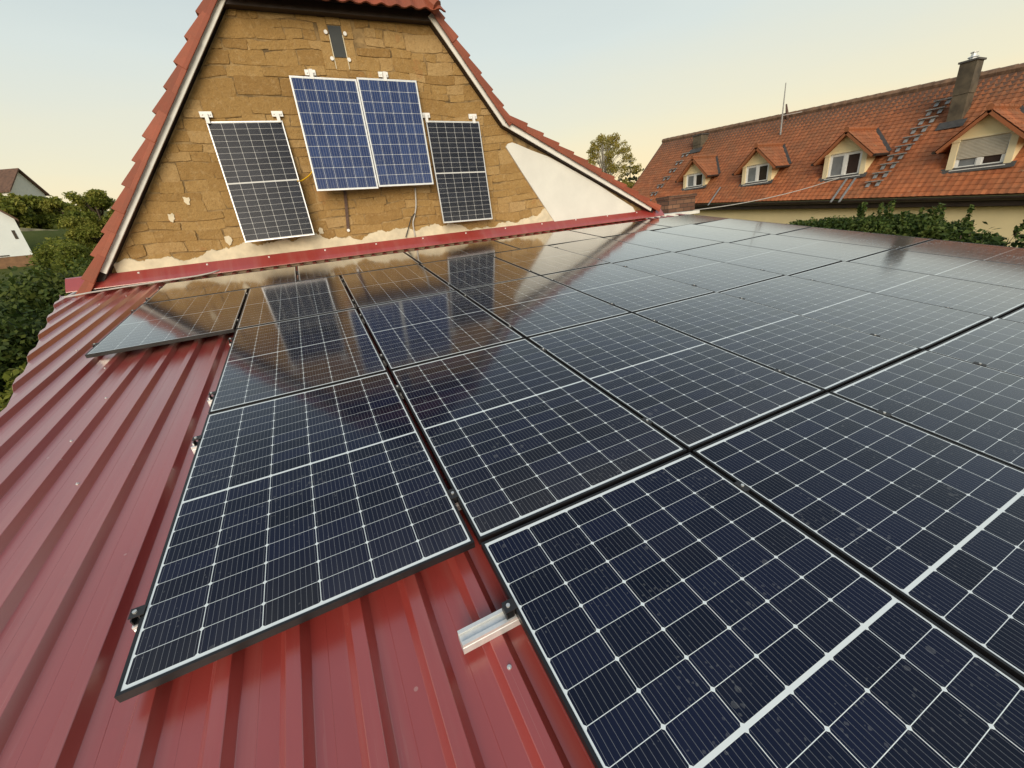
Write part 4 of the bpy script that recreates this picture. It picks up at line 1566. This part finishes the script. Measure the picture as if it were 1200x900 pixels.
# overhead cable from the brick chimney to the tiled house
ca, cb = on_y(812, 246.5, 8.5), Vector((17.75, 8.8, 0))
cb = on_x(985, 208, 17.75)
mid = [ca.lerp(cb, t) - Vector((0, 0, 0.55 * t * (1 - t))) for t in (0, 0.25, 0.5, 0.75, 1)]
cable('overhead_cable', mid, 0.013, M['grey_cable'], 'pale overhead cable rising from the roof corner to the tiled house')


# ------------------------------------------------------------------ vegetation
def leaves(clumps, n, size, seed, droop=0.0, squash=0.8, shell=0.55, elong=1.4):
    """leaf quads scattered through ellipsoid clumps [(centre, radii, tone)]"""
    R = np.random.default_rng(seed)
    vol = np.array([c[1][0] * c[1][1] * c[1][2] for c in clumps]) ** 0.75
    ids = R.choice(len(clumps), size=n, p=vol / vol.sum())
    C = np.array([c[0] for c in clumps])[ids]
    Rd = np.array([c[1] for c in clumps])[ids]
    T = np.array([c[2] for c in clumps])[ids]
    d = R.normal(size=(n, 3))
    d /= np.linalg.norm(d, axis=1)[:, None]
    rr = (shell + (1 - shell) * R.random(n)) ** 1.0
    rr *= 1 + 0.16 * R.normal(size=n)
    p = C + d * Rd * rr[:, None]
    nrm = d * 0.6 + R.normal(size=(n, 3)) * 0.7 + np.array([0, 0, 0.45])
    nrm /= np.linalg.norm(nrm, axis=1)[:, None]
    a = R.normal(size=(n, 3)) + np.array([0, 0, -droop * 3])
    a -= nrm * (a * nrm).sum(1)[:, None]
    a /= np.linalg.norm(a, axis=1)[:, None]
    b = np.cross(nrm, a)
    s = size * (0.6 + 0.8 * R.random(n))[:, None]
    v = np.stack([p - a * s * elong * 0.5, p + b * s * 0.42 + nrm * s * 0.1, p + a * s * elong * 0.5, p - b * s * 0.42 + nrm * s * 0.1], 1).reshape(-1, 3)
    tone = np.clip(T + 0.22 * R.normal(size=n), 0, 1)
    return v, tone


def leaf_obj(name, clumps, n, size, seed, mat, parent=None, **kw):
    v, tone = leaves(clumps, n, size, seed, **kw)
    me = bpy.data.meshes.new(name)
    nf = len(tone)
    me.vertices.add(len(v))
    me.vertices.foreach_set('co', v.ravel())
    me.loops.add(nf * 4)
    me.loops.foreach_set('vertex_index', np.arange(nf * 4, dtype=np.int32))
    me.polygons.add(nf)
    me.polygons.foreach_set('loop_start', np.arange(0, nf * 4, 4, dtype=np.int32))
    me.polygons.foreach_set('loop_total', np.full(nf, 4, dtype=np.int32))
    me.update(calc_edges=True)
    me.validate()
    at = me.attributes.new('rnd', 'FLOAT', 'FACE')
    at.data.foreach_set('value', tone.astype(np.float32))
    me.materials.append(mat)
    o = bpy.data.objects.new(name, me)
    COL.objects.link(o)
    if parent is not None:
        o.parent = parent
    return o


def tree(name, base, height, width, label, cat, mat, leaf, n, seed, bark='bark', crown_lo=0.25, clump_n=26, clump_r=0.22, droop=0.0, shape='round', group=None, depth=None, limb=1.0):
    r = random.Random(seed)
    root = empty(name, base, label, cat, group)
    depth = depth or width
    clumps, tips = [], []
    for k in range(clump_n):
        while True:
            a = r.uniform(0, 2 * math.pi)
            z = r.uniform(crown_lo, 1.0)
            t = (z - crown_lo) / (1 - crown_lo)
            if shape == 'round':
                lim = math.sqrt(max(0.02, 1 - (2 * t - 0.85) ** 2 / 1.35))
            elif shape == 'birch':
                lim = math.sqrt(max(0.02, 1 - (1.75 * t - 0.75) ** 2))
            else:
                lim = 1.0 - t * 0.9
            q = r.uniform(0.25, 1.0) ** 0.6 * lim
            break
        x, y = q * math.cos(a) * width / 2 * 0.85, q * math.sin(a) * depth / 2 * 0.85
        rad = clump_r * width * r.uniform(0.55, 1.15) * (1.15 - 0.45 * t)
        c = Vector((x, y, z * height - rad * 0.4))
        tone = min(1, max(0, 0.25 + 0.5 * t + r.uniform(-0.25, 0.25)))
        clumps.append((tuple(c), (rad, rad, rad * r.uniform(0.6, 0.95)), tone))
        tips.append(c)
    w = MB()
    tr = max(0.04, height * 0.022)
    lean = Vector((r.uniform(-0.04, 0.04) * height, r.uniform(-0.04, 0.04) * height, 0))
    tp = [Vector((0, 0, -0.3)), lean * 0.3 + Vector((0, 0, height * 0.3)), lean * 0.7 + Vector((0, 0, height * 0.6)), lean + Vector((0, 0, height * 0.93))]
    w.tube(tp, [tr * 1.25, tr, tr * 0.6, tr * 0.15], 8)
    for c in tips:
        s = min(0.8, max(0.15, c.z / height - 0.22))
        if s < 0.31:
            st = tp[0].lerp(tp[1], (s * height + 0.3) / (height * 0.3 + 0.3))
        elif s < 0.6:
            st = tp[1].lerp(tp[2], (s - 0.3) / 0.3)
        else:
            st = tp[2].lerp(tp[3], (s - 0.6) / 0.33)
        md_ = st.lerp(c, 0.5) + Vector((0, 0, 0.06 * height))
        w.tube([st, md_, c], [tr * 0.38 * limb, tr * 0.22 * limb, tr * 0.07], 5)
    w.build('trunk', M[bark], root, smooth=True)
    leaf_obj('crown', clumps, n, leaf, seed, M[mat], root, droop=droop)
    return root


def bush(name, base, w, d, h, label, cat, mat, leaf, n, seed, clump_n=14, group=None, z_lo=0.1):
    r = random.Random(seed)
    root = empty(name, base, label, cat, group)
    clumps = []
    for k in range(clump_n):
        x, y = r.uniform(-0.5, 0.5) * w * 0.85, r.uniform(-0.5, 0.5) * d * 0.85
        e = max(0.25, 1 - (2 * x / w) ** 2 * 0.7 - (2 * y / d) ** 2 * 0.4)
        z = r.uniform(z_lo, 0.82) * h * e
        rad = r.uniform(0.14, 0.26) * min(w, d, h * 1.3) * 1.15
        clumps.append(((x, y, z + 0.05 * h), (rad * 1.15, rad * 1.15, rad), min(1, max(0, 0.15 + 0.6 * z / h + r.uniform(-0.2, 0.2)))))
    wd = MB()
    for c in clumps:
        x, y, z = c[0]
        wd.tube([(x * 0.25, y * 0.25, -0.2), (x * 0.6, y * 0.6, z * 0.5), (x, y, z)], [0.03, 0.02, 0.006], 5)
    wd.build('stems', M['bark'], root)
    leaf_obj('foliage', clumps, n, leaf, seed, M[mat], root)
    return root


def ground_at(p):
    return Vector((p.x, p.y, terrain(p.x, p.y)))


# birch and spruce behind the lower verge
bt = far(710, 157, 46)
bb = bt
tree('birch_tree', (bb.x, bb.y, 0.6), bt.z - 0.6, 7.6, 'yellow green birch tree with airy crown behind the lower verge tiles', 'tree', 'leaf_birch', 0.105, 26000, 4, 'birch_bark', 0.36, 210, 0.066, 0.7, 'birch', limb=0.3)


def conifer(base, height, width, label, seed, n=5200, leaf=0.28):
    r = random.Random(seed)
    root = empty('spruce_tree', base, label, 'tree')
    w = MB()
    w.tube([(0, 0, -0.3), (0, 0, height * 0.5), (0, 0, height)], [height * 0.016, height * 0.01, 0.02], 8)
    clumps = []
    nl = 17
    for k in range(nl):
        t = k / (nl - 1)
        z = height * (0.12 + 0.86 * t)
        L = width / 2 * (1 - t) ** 0.85 + 0.12
        for q in range(max(3, int(8 * (1 - t) + 3))):
            a = q / max(3, int(8 * (1 - t) + 3)) * 2 * math.pi + r.uniform(-0.3, 0.3)
            l_ = L * r.uniform(0.75, 1.12)
            e = Vector((math.cos(a) * l_, math.sin(a) * l_, z - 0.18 * l_))
            w.tube([(0, 0, z), e], [0.03, 0.008], 4)
            for f_ in (0.45, 0.75, 1.0):
                c = Vector((0, 0, z)).lerp(e, f_)
                clumps.append((tuple(c), (0.22 * L + 0.1, 0.22 * L + 0.1, 0.10 + 0.05 * L), r.uniform(0.2, 0.8)))
    w.build('trunk', M['bark'], root)
    leaf_obj('crown', clumps, n, leaf, seed, M['leaf_con'], root, droop=0.3)


ctp = far(738.5, 181, 56)
cb_ = ctp
conifer((cb_.x, cb_.y, 0.8), ctp.z - 0.8, 6.0, 'dark spruce tree standing right of the birch', 8)
ctp = far(753.5, 197, 75)
cb_ = ctp
conifer((cb_.x, cb_.y, 0.8), ctp.z - 0.8, 4.0, 'small distant spruce tip beside the tiled roof gable', 9, 2500)

# climbing hedge beyond the right roof edge
hr = empty('hedge', (10.3, 3.4, 0.4), 'dense green hedge along the right roof edge below the cream wall', 'hedge')
HT = [(-0.6, 4.18), (1.3, 4.35), (1.75, 4.36), (2.0, 4.45), (2.4, 4.68), (2.8, 4.78), (3.6, 4.82), (4.4, 4.80), (5.0, 4.80), (5.3, 4.78)]


def hedge_top(y):
    return interp(y, HT) - 0.08


rh = random.Random(17)
clumps = []
for k in range(230):
    y = rh.uniform(1.75, 5.15)
    top = hedge_top(y)
    x = rh.uniform(9.9, 10.8)
    rad = rh.uniform(0.11, 0.19)
    z = top - rad - abs(rh.gauss(0, 0.17))
    clumps.append(((x - 10.3, y - 3.4, z - 0.4), (rad, rad, rad * 0.9), min(1, max(0, 0.5 + rh.uniform(-0.35, 0.35)))))
low = []
for k in range(110):
    low.append(((rh.uniform(-0.4, 0.4), rh.uniform(-1.7, 1.75), rh.uniform(0.1, 3.7)), (0.32, 0.32, 0.34), min(1, max(0, 0.4 + rh.uniform(-0.3, 0.3)))))
leaf_obj('lower_foliage', low, 16000, 0.08, 37, M['leaf_hedge'], hr, shell=0.45)
leaf_obj('foliage', clumps, 42000, 0.045, 31, M['leaf_hedge'], hr, shell=0.45)
w = MB()
shoots = []
for k in range(26):
    y = rh.uniform(1.3, 3.9)
    x = rh.uniform(10.0, 10.7)
    h = rh.uniform(0.12, 0.34)
    b0_ = Vector((x - 10.3, y - 3.4, 3.95 + 0.03 * y - 0.4))
    b1_ = Vector((x - 10.3 + rh.uniform(-0.1, 0.1), y - 3.4 + rh.uniform(-0.15, 0.15), hedge_top(y) - 0.5 + h))
    w.tube([b0_, b1_], [0.006, 0.002], 4)
    for q in (0.72, 0.82, 0.9, 0.97):
        c = b0_.lerp(b1_, q)
        shoots.append((tuple(c), (0.035, 0.035, 0.045), rh.uniform(0.3, 0.9)))
for k in range(14):
    y = rh.uniform(1.6, 5.0) - 3.4
    w.tube([(0, y, -0.6), (rh.uniform(-0.2, 0.2), y, 2.0), (rh.uniform(-0.3, 0.3), y + rh.uniform(-0.2, 0.2), 3.9)], [0.04, 0.03, 0.01], 6)
w.build('stems', M['bark'], hr)
leaf_obj('shoots', shoots, 900, 0.055, 32, M['leaf_hedge'], hr, shell=0.2)
hr2 = empty('shrub', (10.3, 0.9, 0.4), 'lower green shrub at the right edge, beyond the red verge trim', 'shrub')
clumps = []
for k in range(26):
    y = rh.uniform(-0.2, 1.45)
    top = 4.34
    rad = rh.uniform(0.14, 0.22)
    clumps.append(((rh.uniform(-0.4, 0.5), y - 0.9, top - rad - abs(rh.gauss(0, 0.25)) - 0.4), (rad, rad, rad), min(1, max(0, 0.5 + rh.uniform(-0.3, 0.35)))))
low = []
for k in range(40):
    low.append(((rh.uniform(-0.4, 0.4), rh.uniform(-0.9, 0.5), rh.uniform(0.1, 3.4)), (0.32, 0.32, 0.34), min(1, max(0, 0.4 + rh.uniform(-0.3, 0.3)))))
leaf_obj('lower_foliage', low, 6000, 0.08, 38, M['leaf_hedge'], hr2, shell=0.45)
leaf_obj('foliage', clumps, 5500, 0.065, 33, M['leaf_hedge'], hr2, shell=0.45)
w = MB()
for k in range(7):
    y = rh.uniform(-0.7, 0.5)
    w.tube([(0, y, -0.6), (rh.uniform(-0.2, 0.2), y, 2.0), (rh.uniform(-0.3, 0.3), y, 3.5)], [0.04, 0.03, 0.01], 6)
w.build('stems', M['bark'], hr2)

# left side: hillside with houses, trees and dark bushes in front
tt = far(98, 216, 52)
t0 = ground_at(tt)
tree('broadleaf_tree', t0, tt.z - t0.z, 4.9, 'big round broadleaf tree on the hillside left of the gable', 'tree', 'leaf_mid', 0.13, 45000, 12, 'bark', 0.02, 80, 0.15)
tt = far(56, 268, 50)
t0 = ground_at(tt)
bush('bush', t0, 3.4, 3.0, max(1.5, tt.z - t0.z), 'dark round bush between the white house and the big tree', 'bush', 'leaf_mid', 0.17, 9000, 13, 22)
tt = far(84, 272, 44)
t0 = ground_at(tt)
bush('bush', t0, 3.2, 2.6, max(1.5, tt.z - t0.z), 'lighter green bush at the foot of the big tree', 'bush', 'leaf_mid', 0.15, 9000, 14, 22)
for (px_, py_, top_, dist, w_, lab, mt, sd_) in ((14, 250, 229, 105, 7.5, 'green tree below the brown roofed hillside house', 'leaf_mid', 41), (44, 258, 232, 110, 8.0, 'olive tree right of the brown roofed hillside house', 'leaf_mid', 42), (66, 262, 234, 102, 6.0, 'olive tree between the hillside house and the big tree', 'leaf_mid', 43), (0, 248, 232, 100, 6.0, 'green tree at the left edge behind the white house', 'leaf_mid', 44)):
    tt = far(px_, top_, dist)
    t0 = ground_at(tt)
    tree('hillside_tree', t0, max(3.0, tt.z - t0.z), w_, lab, 'tree', mt, 0.42, 6000, sd_, 'bark', 0.1, 26, 0.19)
# front bushes close to the hall
for (px_, py_, top_, dist, w_, d_2, lab, sd_, mt, n2) in (
        (28, 380, 322, 17.0, 4.4, 3.0, 'dark dense bush at the left edge beside the red roof', 51, 'leaf_dark', 26000),
        (78, 350, 318, 19.0, 3.6, 2.6, 'dark bush directly behind the left end of the flashing', 52, 'leaf_dark', 20000),
        (8, 425, 366, 14.5, 2.4, 2.0, 'dark viny bush low at the left edge', 53, 'leaf_dark', 12000),
        (38, 425, 392, 12.0, 1.4, 1.1, 'small brighter leafy plant at the roof edge', 54, 'leaf_mid', 4000),
        (120, 330, 300, 24.0, 4.0, 3.0, 'green bush behind the lowest verge tiles', 55, 'leaf_dark', 14000)):
    tt = far(px_, top_, dist)
    t0 = ground_at(tt)
    bush('bush', t0, w_, d_2, max(1.0, tt.z - t0.z), lab, 'bush', mt, 0.09 if dist < 16 else 0.11, n2, sd_, 30)

# tufts of grass on the bank beside the hall
gr = np.random.default_rng(5)
nb = 16000
bx = gr.uniform(-13, -3.8, nb)
by = gr.uniform(2, 24, nb)
vv, ff = [], []
for q in range(nb):
    x, y = bx[q], by[q]
    z = terrain(x, y) - 0.02
    a = gr.uniform(0, 6.28)
    h = gr.uniform(0.12, 0.4)
    wd = 0.012 + 0.012 * gr.random()
    lx, ly = gr.normal(0, 0.1, 2)
    b0_ = len(vv)
    vv += [(x - wd * math.cos(a), y - wd * math.sin(a), z), (x + wd * math.cos(a), y + wd * math.sin(a), z), (x + lx, y + ly, z + h)]
    ff.append((b0_, b0_ + 1, b0_ + 2))
g = MB()
g.v, g.f, g.r = vv, ff, list(gr.random(nb))
tag(g.build('grass', leaf_material('grass_blades', (0.07, 0.10, 0.015), (0.11, 0.14, 0.025), (0.19, 0.19, 0.05)), fix=False), 'rough grass on the bank left of the hall', 'grass', kind='stuff')

# pale field wall on the hillside
fw = MB()
pa, pb = ground_at(far(18, 268, 92)), ground_at(far(74, 272, 92))
pa.z, pb.z = far(18, 268, 92).z - 0.3, far(74, 272, 92).z - 0.3
fw.prism([pa, pb, pb + Vector((0, 0, 0.5)), pa + Vector((0, 0, 0.5))], (-0.2, 0.6, 0))
fw.prism([pa - Vector((0, 0, 1.3)), pb - Vector((0, 0, 1.3)), pb - Vector((0, 0, 0.01)), pa - Vector((0, 0, 0.01))], (-0.2, 0.6, 0))
tag(fw.build('retaining_wall', plain('grey_stone_wall', (0.20, 0.19, 0.13), 0.9, 0, 0.35, 1.5, 0.3)), 'pale grey retaining wall across the hillside left of the tree', 'wall')


# white house at the left edge
def gabled_house(root, x0, x1, y0, depth, zb, ze, za, wall_m, roof_m, base_h=0.0, base_m=None, over=0.4, thick=0.22):
    """gable facing -y in local axes of the root; returns the wall"""
    xm = (x0 + x1) / 2
    w = MB()
    w.prism([(x0, y0, zb + base_h), (x1, y0, zb + base_h), (x1, y0, ze), (xm, y0, za), (x0, y0, ze)], (0, depth, 0))
    wo = w.build('wall', wall_m, root)
    if base_h:
        w = MB()
        w.box((x0 + 0.04, y0 + 0.04, zb - 2), (x1 - 0.04, y0 + depth, zb + base_h - 0.003))
        w.build('base_storey', base_m, root)
    w = MB()
    for s, xe in ((-1, x0), (1, x1)):
        d = Vector((xe - xm, 0, ze - za))
        e = d.normalized() * over
        a, b_ = Vector((xm, y0 - over, za + 0.02)), Vector((xe, y0 - over, ze + 0.02)) + e
        w.prism([a, b_, b_ + Vector((0, 0, thick)), a + Vector((0, 0, thick))], (0, depth + 2 * over, 0))
    w.build('roof', roof_m, root)
    return wo


DW = 72
e0 = far(20, 255, DW)
wr = far(37, 304, DW)
yaw = math.radians(24)
cor = Vector((far(29, 280, DW).x, far(29, 280, DW).y, 0))
wh = empty('white_house', (cor.x, cor.y, 0), 'cool white gabled house with brown lower storey at the left edge', 'house', rot=(0, 0, yaw))
z_eave, z_white, z_base = e0.z - 0.1, far(33, 299, DW).z, far(38, 313, DW).z
gabled_house(wh, -7.0, 0, 0, 9, z_base - 1.0, z_eave, z_eave + 4.0, M['white_house'], M['tile_brown'], z_white - z_base + 1.0, M['brown_base'])
for (px_, py_, ww, hh) in ((17.5, 275, 0.24, 0.9), (5.5, 300, 0.7, 0.12)):
    q = far(px_, py_, DW)
    lx = (q - cor).dot(Vector((math.cos(yaw), math.sin(yaw), 0)))
    b = MB()
    b.box((lx - ww / 2, -0.03, q.z - hh / 2), (lx + ww / 2, 0.02, q.z + hh / 2))
    b.build('window', M['glass_dark'], wh)

# brown roofed houses up on the hillside
DH = 150
yaw2 = math.radians(20)
q0 = far(30, 232, DH)
hh_ = empty('hillside_house', (q0.x, q0.y, 0), 'pale hillside house with broad reddish brown gabled roof', 'house', rot=(0, 0, yaw2))
gz = far(40, 236, DH).z - 3
L_, R_ = far(11, 213, DH), far(51, 231, DH)
ex = Vector((math.cos(yaw2), math.sin(yaw2), 0))
lx0, lx1 = (L_ - q0).dot(ex), (R_ - q0).dot(ex)
gabled_house(hh_, lx0 - (lx1 - lx0) * 0.86, lx0 + (lx1 - lx0) * 0.86, 0, 9, gz, R_.z, L_.z - 0.2, M['render_white'], M['tile_brown'], over=0.9, thick=0.5)
for (px_, py_) in ((25, 222), (33, 232)):
    q = far(px_, py_, DH)
    lx = (q - q0).dot(ex)
    b = MB()
    b.box((lx - 0.5, -0.05, q.z - 0.5), (lx + 0.5, 0.02, q.z + 0.5))
    b.build('window', M['glass_dark'], hh_)
q1 = far(6, 228, DH - 12)
h2 = empty('hillside_house', (q1.x, q1.y, 0), 'grey brown steep roofed house on the hill at the left edge', 'house', rot=(0, 0, math.radians(75)))
ra, rb_ = far(5, 201, DH - 12), far(18, 227, DH - 12)
gabled_house(h2, -4, 4, -4, 9, gz - 1, rb_.z, ra.z, M['render_white'], M['tile_brown'], over=0.6, thick=0.3)
